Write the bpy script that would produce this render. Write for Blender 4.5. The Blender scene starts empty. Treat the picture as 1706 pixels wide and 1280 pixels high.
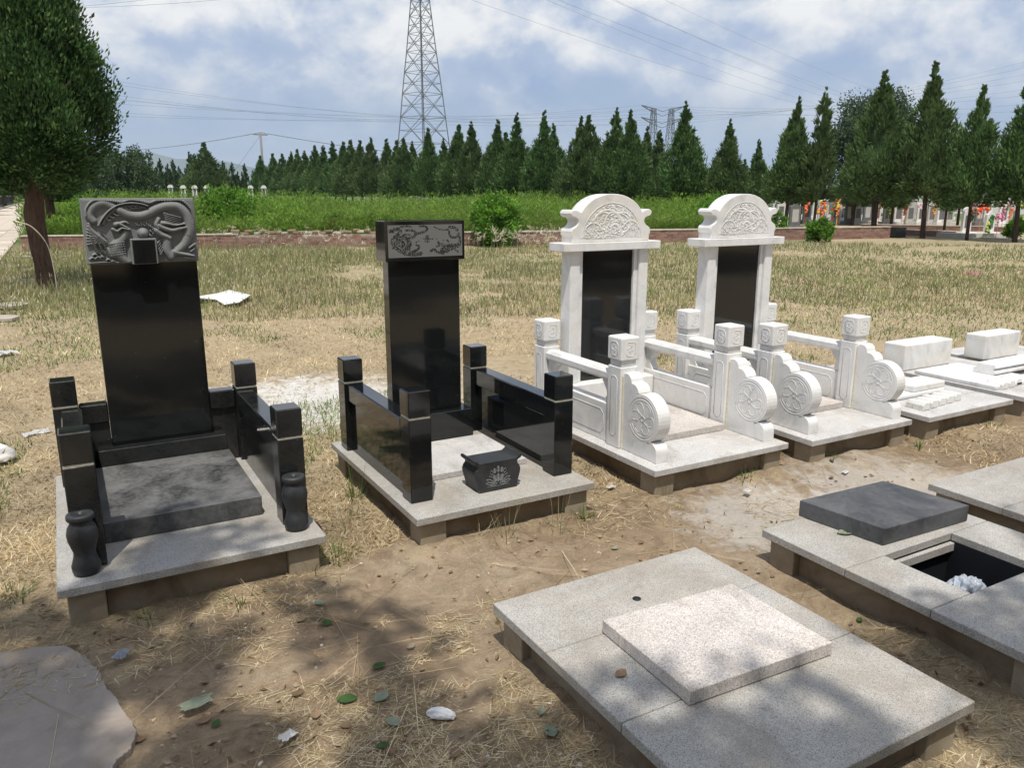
import bpy, bmesh, math, random
import numpy as np
from mathutils import Vector, Matrix
R = math.radians
random.seed(7); rng = np.random.default_rng(11)
scene = bpy.context.scene
col = scene.collection

# ------------------------------------------------------------------ camera, sky, sun, exposure
CAM_H = 1.6; PITCH = 13.504; YAW = 29.338; FPX = 1320.0
cam_d = bpy.data.cameras.new('camera'); cam = bpy.data.objects.new('camera', cam_d); col.objects.link(cam)
cam.location = (0, 0, CAM_H); cam.rotation_euler = (R(90 - PITCH), 0, R(-YAW))
cam_d.sensor_width = 36; cam_d.lens = FPX / 1706 * 36; cam_d.clip_start = .05; cam_d.clip_end = 20000
scene.camera = cam
SUN_DIR = Vector((.19, .36, -1.0)).normalized()          # the way the light travels
SUN_EL = math.asin(-SUN_DIR.z); SUN_AZ = math.atan2(-SUN_DIR.x, -SUN_DIR.y)   # clockwise from +Y
world = bpy.data.worlds.new('World'); scene.world = world; world.use_nodes = True
def build_world():
    nt = world.node_tree; nt.nodes.clear(); N = nt.nodes.new; L = nt.links.new
    out = N('ShaderNodeOutputWorld'); bg = N('ShaderNodeBackground'); bg.inputs['Strength'].default_value = .088
    sky = N('ShaderNodeTexSky'); sky.sky_type = 'NISHITA'; sky.sun_disc = False
    sky.sun_elevation = SUN_EL; sky.sun_rotation = SUN_AZ; sky.air_density = 1.2; sky.dust_density = 1.0; sky.ozone_density = 1.6
    tc = N('ShaderNodeTexCoord')
    sep = N('ShaderNodeSeparateXYZ'); L(tc.outputs['Generated'], sep.inputs[0])
    def math_(op, a, b=None, clamp=False):
        n = N('ShaderNodeMath'); n.operation = op; n.use_clamp = clamp
        for i, v in enumerate((a, b)):
            if v is None: continue
            if isinstance(v, (int, float)): n.inputs[i].default_value = v
            else: L(v, n.inputs[i])
        return n.outputs[0]
    def ramp(v, stops):
        n = N('ShaderNodeValToRGB'); L(v, n.inputs[0]); e = n.color_ramp.elements
        while len(e) < len(stops): e.new(.5)
        for el, (p, c) in zip(e, stops):
            el.position = p; el.color = (*c, 1) if isinstance(c, tuple) else (c, c, c, 1)
        return n.outputs[0]
    def noise(vec, scale, detail, rough, dist=0, w=0.):
        n = N('ShaderNodeTexNoise'); n.noise_dimensions = '4D'; L(vec, n.inputs['Vector'])
        n.inputs['Scale'].default_value = scale; n.inputs['Detail'].default_value = detail
        n.inputs['Roughness'].default_value = rough; n.inputs['Distortion'].default_value = dist; n.inputs['W'].default_value = w
        return n.outputs['Fac']
    def mix(f, a, b):
        n = N('ShaderNodeMix'); n.data_type = 'RGBA'
        for s, v in (('Factor', f), ('A', a), ('B', b)):
            i = n.inputs[0] if s == 'Factor' else (n.inputs[6] if s == 'A' else n.inputs[7])
            if isinstance(v, tuple): i.default_value = (*v, 1)
            elif isinstance(v, (int, float)): i.default_value = v
            else: L(v, i)
        return n.outputs[2]
    def vec(op, a, b):
        n = N('ShaderNodeVectorMath'); n.operation = op; L(a, n.inputs[0])
        if isinstance(b, tuple): n.inputs[1].default_value = b
        else: L(b, n.inputs[1])
        return n.outputs[0]
    p = vec('MULTIPLY', tc.outputs['Generated'], (1.0, 1.0, 1.45))
    def dens(off, w=2.4):
        q = vec('ADD', p, (0.0, 0.0, off))
        a = noise(q, 2.0, 3, .5, .0, w); b_ = noise(q, 4.6, 13, .56, .12, w+4)
        return math_('ADD', math_('MULTIPLY', a, .55), math_('MULTIPLY', b_, .50))
    d0 = dens(0.0); d1 = dens(.045)
    cover = ramp(d0, [(0, 0.0), (.468, .0), (.490, .85), (.53, 1.0), (1, 1.0)])
    # tops catch the sun, undersides stay blue grey: density falls off upwards on a sunlit top
    shade = math_('ADD', math_('MULTIPLY', math_('SUBTRACT', d0, d1), 8.5), math_('ADD', math_('MULTIPLY', math_('SUBTRACT', d0, .5), 2.6), .50), True)
    lit = ramp(shade, [(0, (4.2, 5.5, 8.0)), (.35, (5.6, 6.6, 8.7)), (.6, (8.4, 8.9, 9.9)), (.85, (11.2, 11.1, 11.1)), (1, (12.4, 12.2, 11.8))])
    base = ramp(sep.outputs[2], [(0, (4.2, 5.6, 7.8)), (.08, (3.0, 4.7, 8.2)), (.16, (1.4, 3.4, 8.5)), (.4, (1.1, 2.7, 7.2)), (1, (1.1, 2.4, 5.8))])
    blue = mix(.3, base, sky.outputs[0])
    veil = ramp(noise(p, 3.2, 6, .6, .6, 9.1), [(0, .0), (.45, .04), (.7, .6), (1, .9)])
    c1 = mix(cover, mix(veil, blue, (4.6, 6.1, 8.8)), lit)
    # low in the sky the air thickens to a smooth blue grey band
    low = ramp(sep.outputs[2], [(0, 1.0), (.035, .92), (.075, .62), (.125, .10), (.16, .0), (1, .0)])
    band = ramp(noise(vec('MULTIPLY', p, (1.0, 1.0, 2.6)), 2.6, 6, .55, .3, 5.5), [(.3, (3.4, 4.9, 7.4)), (.50, (4.3, 5.6, 7.8)), (.64, (6.4, 7.2, 8.6))])
    c3 = mix(low, c1, band)
    L(c3, bg.inputs['Color']); L(bg.outputs[0], out.inputs['Surface'])
build_world()
sun_d = bpy.data.lights.new('sun', 'SUN'); sun = bpy.data.objects.new('sun', sun_d); col.objects.link(sun)
sun_d.energy = 4.8; sun_d.angle = R(.5); sun_d.color = (1, .95, .86)
sun.rotation_euler = SUN_DIR.to_track_quat('-Z', 'Y').to_euler(); sun.location = (0, 0, 30)
scene.view_settings.view_transform = 'Standard'; scene.view_settings.look = 'None'
scene.view_settings.exposure = 0.0; scene.view_settings.gamma = 1; scene.view_settings.use_curve_mapping = False
scene.render.engine = 'CYCLES'; scene.cycles.max_bounces = 8; scene.cycles.volume_bounces = 0
scene.cycles.use_denoising = True
scene.cycles.volume_max_steps = 64

# ------------------------------------------------------------------ helpers
def tag(o, label=None, cat=None, group=None, kind=None):
    if label: o['label'] = label
    if cat: o['category'] = cat
    if group: o['group'] = group
    if kind: o['kind'] = kind
    return o
def thing(name, loc, label, cat, group=None, rz=0):
    o = bpy.data.objects.new(name, None); col.objects.link(o); o.location = loc; o.rotation_euler = (0, 0, rz)
    o.empty_display_size = .1
    return tag(o, label, cat, group)
class MB:
    """collects geometry in world coordinates; build() links ONE mesh object"""
    def __init__(s): s.bm = bmesh.new()
    def poly(s, vs, faces, mat=0, smooth=False):
        v = [s.bm.verts.new(p) for p in vs]
        for f in faces:
            try:
                fc = s.bm.faces.new([v[i] for i in f]); fc.material_index = mat; fc.smooth = smooth
            except ValueError: pass
        return s
    def box(s, x0, x1, y0, y1, z0, z1, bev=0.0, M=None, mat=0, seg=1):
        b = bmesh.new()
        vs = [b.verts.new(p) for p in ((x0,y0,z0),(x1,y0,z0),(x1,y1,z0),(x0,y1,z0),(x0,y0,z1),(x1,y0,z1),(x1,y1,z1),(x0,y1,z1))]
        for f in ((0,3,2,1),(4,5,6,7),(0,1,5,4),(1,2,6,5),(2,3,7,6),(3,0,4,7)): b.faces.new([vs[i] for i in f])
        if bev: bmesh.ops.bevel(b, geom=list(b.edges), offset=bev, segments=seg, affect='EDGES', profile=.5)
        s._merge(b, M, mat); return s
    def _merge(s, b, M=None, mat=0, smooth=None):
        if M is not None: bmesh.ops.transform(b, matrix=M, verts=b.verts)
        mp = {}
        for v in b.verts: mp[v] = s.bm.verts.new(v.co)
        for f in b.faces:
            n = s.bm.faces.new([mp[v] for v in f.verts]); n.material_index = mat; n.smooth = f.smooth if smooth is None else smooth
        b.free()
    def prism(s, outline, axis, a, b_, bev=0.0, mat=0, smooth=False, M=None):
        """outline: 2-D points; axis 'x','y','z' = direction of extrusion from a to b_"""
        def P(u, v, w): return {'x': (w, u, v), 'y': (u, w, v), 'z': (u, v, w)}[axis]
        b = bmesh.new(); n = len(outline)
        A = [b.verts.new(P(u, v, a)) for u, v in outline]; B = [b.verts.new(P(u, v, b_)) for u, v in outline]
        fa = b.faces.new(A); fb = b.faces.new(B[::-1]); caps = set(fa.edges) | set(fb.edges)
        for i in range(n):
            f = b.faces.new((A[i], B[i], B[(i+1) % n], A[(i+1) % n])); f.smooth = smooth
        bmesh.ops.recalc_face_normals(b, faces=b.faces)
        if bev: bmesh.ops.bevel(b, geom=list(caps), offset=bev, segments=2, affect='EDGES', profile=.5)
        s._merge(b, M, mat); return s
    def lathe(s, prof, c, n=24, mat=0):
        vs = []; fs = []
        for r, z in prof:
            for k in range(n):
                t = 2*math.pi*k/n; vs.append((c[0]+r*math.cos(t), c[1]+r*math.sin(t), c[2]+z))
        for i in range(len(prof)-1):
            for k in range(n): fs.append((i*n+k, i*n+(k+1) % n, (i+1)*n+(k+1) % n, (i+1)*n+k))
        fs.append(tuple(range(n))[::-1]); fs.append(tuple(range((len(prof)-1)*n, len(prof)*n)))
        s.poly(vs, fs, mat, True); return s
    def tube(s, pts, r, n=6, closed=False, mat=0, smooth=True):
        pts = [Vector(p) for p in pts]; m = len(pts); vs = []; fs = []
        rr = r if hasattr(r, '__len__') else [r]*m
        for i, p in enumerate(pts):
            a = pts[(i-1) % m] if (closed or i) else p; b = pts[(i+1) % m] if (closed or i < m-1) else p
            d = (b-a).normalized(); u = d.orthogonal() if abs(d.z) > .95 else Vector((0, 0, 1)).cross(d); u.normalize(); w = d.cross(u)
            if abs(d.z) > .95: u = Vector((1, 0, 0)); w = d.cross(u).normalized(); u = w.cross(d)
            for k in range(n):
                t = 2*math.pi*k/n; vs.append(p + (u*math.cos(t) + w*math.sin(t))*rr[i])
        for i in range(m if closed else m-1):
            j = (i+1) % m
            for k in range(n): fs.append((i*n+k, i*n+(k+1) % n, j*n+(k+1) % n, j*n+k))
        if not closed: fs.append(tuple(range(n))[::-1]); fs.append(tuple(range((m-1)*n, m*n)))
        s.poly(vs, fs, mat, smooth); return s
    def build(s, name, mats, parent=None, **k):
        me = bpy.data.meshes.new(name)
        if parent is not None:
            root = parent
            loc = Vector((0, 0, 0))
            while root is not None: loc += root.location; root = root.parent
            bmesh.ops.translate(s.bm, vec=-loc, verts=s.bm.verts)
        s.bm.normal_update(); s.bm.to_mesh(me); s.bm.free()
        for m in (mats if isinstance(mats, (list, tuple)) else [mats]): me.materials.append(m)
        o = bpy.data.objects.new(name, me); col.objects.link(o); o.parent = parent
        if k: tag(o, **k)
        return o
def np_mesh(name, V, Q, mats, parent=None, smooth=False, matidx=None, **k):
    V = np.asarray(V, np.float32).reshape(-1, 3); Q = np.asarray(Q, np.int32).reshape(-1, 4)
    if parent is not None:
        root = parent; loc = np.zeros(3)
        while root is not None: loc += np.array(root.location); root = root.parent
        V = V - loc.astype(np.float32)
    me = bpy.data.meshes.new(name); me.vertices.add(len(V)); me.vertices.foreach_set('co', V.ravel())
    me.loops.add(Q.size); me.loops.foreach_set('vertex_index', Q.ravel())
    me.polygons.add(len(Q)); me.polygons.foreach_set('loop_start', np.arange(0, Q.size, 4, dtype=np.int32))
    if matidx is not None: me.polygons.foreach_set('material_index', np.asarray(matidx, np.int32))
    me.polygons.foreach_set('use_smooth', np.full(len(Q), smooth))
    for m in (mats if isinstance(mats, (list, tuple)) else [mats]): me.materials.append(m)
    me.update(calc_edges=True); me.validate()
    o = bpy.data.objects.new(name, me); col.objects.link(o); o.parent = parent
    if k: tag(o, **k)
    return o
def copy_tree(o, parent=None):
    c = o.copy(); col.objects.link(c); c.parent = parent
    for ch in list(o.children): copy_tree(ch, c)
    return c
def at(px, d):
    """place on the ground in the heading px at forward distance d"""
    t = (px-853)/math.hypot(FPX, 317); rt = t*d
    return (d*math.sin(R(YAW)) + rt*math.cos(R(YAW)), d*math.cos(R(YAW)) - rt*math.sin(R(YAW)))
def hit(px, py, z=0.0):
    u = (px-853)/FPX; v = (640-py)/FPX; cp, sp = math.cos(R(PITCH)), math.sin(R(PITCH))
    fw = cp+v*sp; up = -sp+v*cp; t = (z-CAM_H)/up
    return (t*(u*math.cos(R(YAW))+fw*math.sin(R(YAW))), t*(-u*math.sin(R(YAW))+fw*math.cos(R(YAW))))
# value noise
_T = rng.random((256, 256))
def vnoise(x, y):
    x = np.asarray(x, float); y = np.asarray(y, float)
    xi = np.floor(x).astype(int); yi = np.floor(y).astype(int); fx = x-xi; fy = y-yi
    fx = fx*fx*(3-2*fx); fy = fy*fy*(3-2*fy)
    a = _T[xi & 255, yi & 255]; b = _T[(xi+1) & 255, yi & 255]; c = _T[xi & 255, (yi+1) & 255]; d = _T[(xi+1) & 255, (yi+1) & 255]
    return (a*(1-fx)+b*fx)*(1-fy) + (c*(1-fx)+d*fx)*fy
def fbm(x, y, o=4):
    s = 0; a = .5; t = 0
    for i in range(o): s = s + a*vnoise(x*2**i+17*i, y*2**i+31*i); t += a; a *= .5
    return s/t
PLOTS_XY = []
def ground_z(x, y):
    x = np.asarray(x, float); y = np.asarray(y, float)
    r = np.hypot(x, y); amp = np.clip(1.3-r/30, .25, 1)
    z = (fbm(x*1.3, y*1.3, 4)-.5)*.05 + (fbm(x*7, y*7, 3)-.5)*.026 + (fbm(x*19+7, y*19, 2)-.5)*.011
    z = z*amp - .004
    for a, b, c, d in PLOTS_XY:
        q = np.hypot(np.maximum(np.maximum(a-x, x-b), 0), np.maximum(np.maximum(c-y, y-d), 0)); z = z + np.where(q < .16, (1-q/.16)**1.5*.038*fbm(x*5+3, y*5, 2), 0)
    return z

# ------------------------------------------------------------------ materials
class Mat:
    def __init__(s, name, rough=.6, spec=.5):
        s.m = bpy.data.materials.new(name); s.m.use_nodes = True; s.nt = s.m.node_tree
        s.b = s.nt.nodes['Principled BSDF']; s.b.inputs['Roughness'].default_value = rough
        s.b.inputs['Specular IOR Level'].default_value = spec
        s.tc = s.nt.nodes.new('ShaderNodeTexCoord'); s.vec = s.tc.outputs['Object']
    def world(s):
        g = s.nt.nodes.new('ShaderNodeNewGeometry'); s.vec = g.outputs['Position']; return s
    def link(s, a, b): s.nt.links.new(a, b)
    def noise(s, scale, detail=4, rough=.55, dist=0, vec=None):
        n = s.nt.nodes.new('ShaderNodeTexNoise'); s.link(vec or s.vec, n.inputs['Vector'])
        n.inputs['Scale'].default_value = scale; n.inputs['Detail'].default_value = detail
        n.inputs['Roughness'].default_value = rough; n.inputs['Distortion'].default_value = dist; return n.outputs['Fac']
    def vor(s, scale, out='Color', feature='F1', vec=None):
        n = s.nt.nodes.new('ShaderNodeTexVoronoi'); s.link(vec or s.vec, n.inputs['Vector']); n.feature = feature
        n.inputs['Scale'].default_value = scale; return n.outputs[out]
    def ramp(s, v, stops, mode='LINEAR'):
        n = s.nt.nodes.new('ShaderNodeValToRGB'); s.link(v, n.inputs[0]); n.color_ramp.interpolation = mode; e = n.color_ramp.elements
        while len(e) < len(stops): e.new(.5)
        for el, (p, c) in zip(e, stops): el.position = p; el.color = (*c, 1) if isinstance(c, tuple) else (c, c, c, 1)
        return n.outputs[0]
    def mix(s, f, a, b, mode='MIX'):
        n = s.nt.nodes.new('ShaderNodeMix'); n.data_type = 'RGBA'; n.blend_type = mode
        for i, v in ((0, f), (6, a), (7, b)):
            if isinstance(v, tuple): n.inputs[i].default_value = (*v, 1)
            elif isinstance(v, (int, float)): n.inputs[i].default_value = v
            else: s.link(v, n.inputs[i])
        return n.outputs[2]
    def math(s, op, a, b=None, clamp=False):
        n = s.nt.nodes.new('ShaderNodeMath'); n.operation = op; n.use_clamp = clamp
        for i, v in enumerate((a, b)):
            if v is None: continue
            if isinstance(v, (int, float)): n.inputs[i].default_value = v
            else: s.link(v, n.inputs[i])
        return n.outputs[0]
    def color(s, c):
        if isinstance(c, tuple): s.b.inputs['Base Color'].default_value = (*c, 1)
        else: s.link(c, s.b.inputs['Base Color'])
        return s
    def rough(s, v): s.link(v, s.b.inputs['Roughness']); return s
    def bump(s, h, dist=.002, strength=.6):
        n = s.nt.nodes.new('ShaderNodeBump'); s.link(h, n.inputs['Height']); n.inputs['Distance'].default_value = dist
        n.inputs['Strength'].default_value = strength; s.link(n.outputs[0], s.b.inputs['Normal']); return s
    def rand(s):
        n = s.nt.nodes.new('ShaderNodeNewGeometry'); return n.outputs['Random Per Island']
    def orand(s):
        n = s.nt.nodes.new('ShaderNodeObjectInfo'); return n.outputs['Random']
    def translucent(s, color, f):
        t = s.nt.nodes.new('ShaderNodeBsdfTranslucent'); s.link(color, t.inputs['Color'])
        mx = s.nt.nodes.new('ShaderNodeMixShader'); mx.inputs[0].default_value = f
        o = s.nt.nodes['Material Output']; s.link(s.b.outputs[0], mx.inputs[1]); s.link(t.outputs[0], mx.inputs[2]); s.link(mx.outputs[0], o.inputs[0])
        return s
def granite(name, dark, mid, light, dirt=(.30, .24, .17), dirtamt=.5, scale=1.0):
    m = Mat(name, .62, .35); w = m.noise(7, 2); vv = m.vec
    g1 = m.ramp(m.vor(430*scale), [(0, 0.0), (1, 1.0)]); g2 = m.noise(290*scale, 3, .6)
    f = m.math('ADD', m.math('MULTIPLY', g1, .5), m.math('MULTIPLY', g2, .6))
    c = m.ramp(f, [(.30, dark), (.44, mid), (.62, light), (.8, tuple(min(1, x*1.12) for x in light))])
    patch = m.ramp(m.noise(2.2, 5, .6, .4), [(.42, 0.0), (.62, dirtamt), (.8, dirtamt*1.3)])
    c = m.mix(patch, c, dirt)
    st2 = m.ramp(m.noise(1.3, 9, .72, 1.2), [(.50, 0.0), (.56, .30), (.66, .10), (.8, .35)]); c = m.mix(st2, c, (.25, .21, .165))
    blot = m.ramp(m.noise(5.5, 4, .6), [(.3, (.82, .82, .82)), (.7, (1.04, 1.04, 1.04))])
    c = m.mix(1.0, c, blot, 'MULTIPLY')
    m.color(c).bump(g2, .0012, .5); return m.m
M = {}
M['granite'] = granite('grey_granite', (.12, .113, .105), (.31, .298, .28), (.47, .455, .425), dirtamt=.28)
M['granite_blue'] = granite('worn_grey_granite', (.14, .138, .134), (.31, .305, .295), (.47, .462, .445), (.30, .25, .19), .35)
M['granite_pink'] = granite('pink_granite', (.24, .21, .195), (.44, .395, .37), (.64, .60, .57), dirtamt=.16, scale=.75)
M['granite_pale'] = granite('pale_granite', (.2, .2, .2), (.46, .45, .44), (.62, .61, .60), dirtamt=.15)
def black(name, dust, rough=.07, dustcol=(.17, .16, .145), smear=False):
    m = Mat(name, rough, .5)
    sp = m.noise(400, 2); base = m.ramp(sp, [(.4, (.004, .005, .006)), (.72, (.012, .014, .015))])
    d = m.noise(3.2, 8, .62, .7)
    d2 = m.noise(26, 6, .6, 1.5)
    f = m.math('MULTIPLY', m.ramp(m.math('ADD', m.math('MULTIPLY', d, .7), m.math('MULTIPLY', d2, .35)), [(.38, .12), (.62, 1.0)]), dust, True)
    c = m.mix(f, base, dustcol)
    c = m.mix(m.ramp(m.noise(95, 2), [(.72, 0.0), (.78, .22)]), c, (.4, .39, .36))
    m.color(c).rough(m.math('ADD', m.math('MULTIPLY', f, .9 if smear else 1.3), rough, True))
    return m.m
M['black'] = black('polished_black_granite', .018, .05)
M['black_dusty'] = black('dusty_black_granite', .10)
M['black_cover'] = black('dusty_black_cover', .62, .25, (.215, .215, .212), True)
M['black_lid'] = black('dusty_black_lid', .55, .3, (.17, .175, .185), True)
M['black_matt'] = black('honed_black_granite', .30, .35, (.10, .105, .11), True)
m = Mat('carved_grey_stone', .62, .3); g = m.noise(300, 3); c = m.ramp(g, [(.3, (.13, .137, .137)), (.7, (.23, .238, .238))])
c = m.mix(m.ramp(m.noise(9, 5), [(.5, 0.0), (.8, .3)]), c, (.22, .21, .19)); m.color(c).bump(g, .0008, .5); M['carved'] = m.m
m = Mat('etched_grey_stone', .6, .3); g = m.noise(500, 2); m.color(m.ramp(g, [(.3, (.13, .133, .125)), (.7, (.185, .188, .178))])); M['etched'] = m.m
m = Mat('etched_lotus', .6, .3); g = m.noise(500, 2); m.color(m.ramp(g, [(.3, (.15, .155, .155)), (.7, (.24, .245, .245))])); M['lotus'] = m.m
m = Mat('honed_black_edge', .25, .5); m.color((.02, .022, .024)); M['black_edge'] = m.m
def marble(name, warm=0.0):
    m = Mat(name, .42, .4)
    v = m.noise(3.0, 8, .62, 1.8); c = m.ramp(v, [(.28, (.50, .505, .51)), (.42, (.68, .68, .675)), (.55, (.76, .755, .745)), (.75, (.79, .785, .775))])
    f2 = m.noise(55, 5, .6); c = m.mix(1.0, c, m.ramp(f2, [(.3, (.93, .93, .93)), (.7, (1, 1, 1))]), 'MULTIPLY')
    y = m.ramp(m.noise(6, 6, .65, .6), [(.52 - warm*.2, 0.0), (.75, .35 + warm*.5)])
    c = m.mix(y, c, (.70, .63, .48)); m.color(c).bump(m.noise(140, 4), .0006, .35); return m.m
M['marble'] = marble('white_marble'); M['marble_warm'] = marble('stained_white_marble', .55)
m = Mat('grout', .9, .1); m.color(m.ramp(m.noise(60, 4), [(.3, (.55, .50, .38)), (.7, (.70, .66, .55))])); M['grout'] = m.m
m = Mat('plinth_concrete', .9, .15); n1 = m.noise(4, 8, .65, .5); c = m.ramp(n1, [(.25, (.115, .08, .05)), (.5, (.21, .165, .115)), (.75, (.30, .26, .20))])
m.color(c).bump(m.noise(90, 6), .003, .6); M['concrete'] = m.m
m = Mat('corner_foot_stone', .9, .15); n1 = m.noise(5, 8, .65, .5); c = m.ramp(n1, [(.25, (.18, .145, .10)), (.5, (.30, .25, .18)), (.75, (.37, .33, .26))])
m.color(c).bump(m.noise(120, 6), .002, .6); M['foot'] = m.m
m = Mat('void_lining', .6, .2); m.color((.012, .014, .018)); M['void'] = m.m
m = Mat('brick', .9, .15); r_ = m.rand(); c = m.ramp(r_, [(0, (.17, .085, .066)), (.35, (.25, .135, .105)), (.7, (.31, .19, .15)), (1, (.22, .15, .125))])
c = m.mix(m.ramp(m.noise(9, 6), [(.45, 0.0), (.75, .5)]), c, (.36, .31, .26)); m.color(c).bump(m.noise(80, 5), .004, .6); M['brick'] = m.m
m = Mat('mortar', .95, .1); m.color(m.ramp(m.noise(14, 6), [(.3, (.30, .25, .21)), (.7, (.42, .38, .33))])); M['mortar'] = m.m
m = Mat('coping', .9, .1); m.color(m.ramp(m.noise(6, 6), [(.3, (.38, .34, .28)), (.7, (.58, .54, .46))])); M['coping'] = m.m
m = Mat('paver', .9, .15); r_ = m.rand(); c = m.ramp(m.orand(), [(0, (.40, .34, .28)), (.5, (.50, .44, .37)), (1, (.58, .52, .45))])
c = m.mix(m.ramp(m.noise(3, 6), [(.5, 0.0), (.75, .6)]), c, (.42, .28, .18)); m.color(c).bump(m.noise(60, 4), .003, .5); M['paver'] = m.m
m = Mat('pale_concrete', .9, .15); c = m.ramp(m.noise(5, 8, .65), [(.25, (.30, .26, .215)), (.5, (.38, .335, .285)), (.75, (.44, .40, .35))])
m.color(c).bump(m.noise(70, 6), .003, .5); M['pale'] = m.m
m = Mat('worn_concrete', .95, .1); c = m.ramp(m.noise(4, 9, .7, .5), [(.25, (.21, .18, .155)), (.5, (.29, .255, .225)), (.75, (.35, .315, .28))])
c = m.mix(m.ramp(m.noise(3.2, 8, .7, .4), [(.54, 0.0), (.66, .7)]), c, (.30, .225, .155)); m.color(c).bump(m.noise(50, 8, .7), .006, .8); M['patch'] = m.m
m = Mat('clods', .95, .1); m.color(m.ramp(m.rand(), [(0, (.22, .155, .10)), (.6, (.36, .27, .185)), (.93, (.46, .38, .29)), (1, (.62, .58, .52))])); M['clod'] = m.m
def bark(name, a, b):
    m = Mat(name, .95, .1); mp = m.nt.nodes.new('ShaderNodeMapping'); m.link(m.vec, mp.inputs[0]); mp.inputs['Scale'].default_value = (9, 9, 1.6)
    n = m.noise(3, 8, .7, .6, mp.outputs[0]); m.color(m.ramp(n, [(.3, a), (.7, b)])).bump(n, .04, .9); return m.m
M['bark'] = bark('reddish_bark', (.045, .030, .022), (.15, .10, .075)); M['bark_dark'] = bark('dark_bark', (.035, .025, .019), (.10, .075, .058))
def leaf(name, stops, tr=.25, rough=.55, spec=.25, vary=None, olive=None):
    m = Mat(name, rough, spec); r_ = m.rand()
    c = m.ramp(r_, stops)
    if vary: c = m.mix(m.ramp(m.orand(), [(0, 0.0), (1, .6)]), c, vary)
    if olive: c = m.mix(m.ramp(m.noise(.55, 4, .6), [(.42, 0.0), (.62, .85)]), c, olive)
    cl = m.ramp(m.noise(1.7, 3), [(.35, (.62, .62, .62)), (.65, (1.25, 1.25, 1.2))]); c = m.mix(1.0, c, cl, 'MULTIPLY')
    m.color(c); m.translucent(c, tr); return m.m
M['cypress'] = leaf('cypress_foliage', [(0, (.042, .092, .030)), (.5, (.080, .165, .050)), (.9, (.135, .235, .070)), (1, (.22, .25, .10))], .3, vary=(.105, .14, .055))
M['cypress_near'] = leaf('near_cypress_foliage', [(0, (.026, .066, .022)), (.5, (.050, .115, .034)), (.88, (.090, .170, .048)), (1, (.16, .22, .07))], .22)
M['broad'] = leaf('broad_leaves', [(0, (.030, .060, .020)), (.5, (.055, .10, .032)), (1, (.095, .15, .055))], .25, vary=(.06, .09, .05))
M['weed'] = leaf('weed_leaves', [(0, (.095, .19, .025)), (.45, (.165, .31, .04)), (.85, (.24, .40, .06)), (1, (.31, .40, .10))], .5, olive=(.22, .31, .07))
M['shrub'] = leaf('shrub_leaves', [(0, (.06, .16, .02)), (.5, (.13, .30, .035)), (1, (.24, .42, .06))], .45)
M['straw'] = leaf('dry_straw', [(0, (.28, .20, .11)), (.35, (.46, .36, .21)), (.75, (.62, .51, .33)), (1, (.76, .68, .50))], .3, .7)
M['grass'] = leaf('field_grass', [(0, (.17, .20, .075)), (.35, (.26, .27, .12)), (.65, (.38, .35, .19)), (1, (.50, .44, .28))], .45, .7, olive=(.21, .25, .10))
M['green'] = leaf('green_grass', [(0, (.07, .14, .03)), (.5, (.13, .21, .05)), (1, (.22, .30, .09))], .35, .6)
M['seed'] = leaf('seed_heads', [(0, (.45, .38, .28)), (1, (.74, .68, .56))], .3, .7)
M['deadleaf'] = leaf('dead_leaves', [(0, (.18, .115, .07)), (.5, (.32, .22, .14)), (1, (.48, .39, .28))], .2, .7)
def plain(name, c, rough=.7, spec=.3, metal=0):
    m = Mat(name, rough, spec); n = m.noise(12, 5); m.color(m.ramp(n, [(.3, tuple(x*.82 for x in c)), (.7, tuple(min(1, x*1.08) for x in c))])); m.b.inputs['Metallic'].default_value = metal; return m.m
M['steel'] = plain('galvanised_steel', (.15, .165, .19), .6); M['wire'] = plain('wire', (.12, .13, .15), .6)
M['paper'] = plain('white_paper', (.78, .78, .78)); m = Mat('thin_white_plastic', .3, .5); m.color((.50, .55, .62)); m.translucent(m.mix(0.0, (.5, .55, .62), (1., 1., 1.)), .35); M['plastic'] = m.m
M['tomb'] = plain('grey_tombstone', (.50, .48, .45)); M['tomb_dark'] = plain('dark_tombstone', (.16, .16, .16)); M['tomb_white'] = plain('white_tombstone', (.72, .70, .67))
M['orange'] = plain('orange_flowers', (.78, .26, .10)); M['yellow'] = plain('yellow_flowers', (.82, .72, .12)); M['pinkf'] = plain('pink_flowers', (.74, .26, .42)); M['redf'] = plain('red_flowers', (.75, .07, .05)); M['greenf'] = plain('wreath_leaves', (.08, .25, .08))
M['bluep'] = plain('blue_cloth', (.10, .32, .55)); M['palegreen'] = plain('pale_green_leaf', (.40, .45, .34)); M['freshleaf'] = plain('fresh_leaf', (.10, .20, .06)); M['brownleaf'] = plain('tan_leaf', (.42, .29, .18))
M['pole'] = plain('concrete_pole', (.20, .19, .185)); M['iron'] = plain('dark_iron', (.02, .02, .022), .5)

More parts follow.
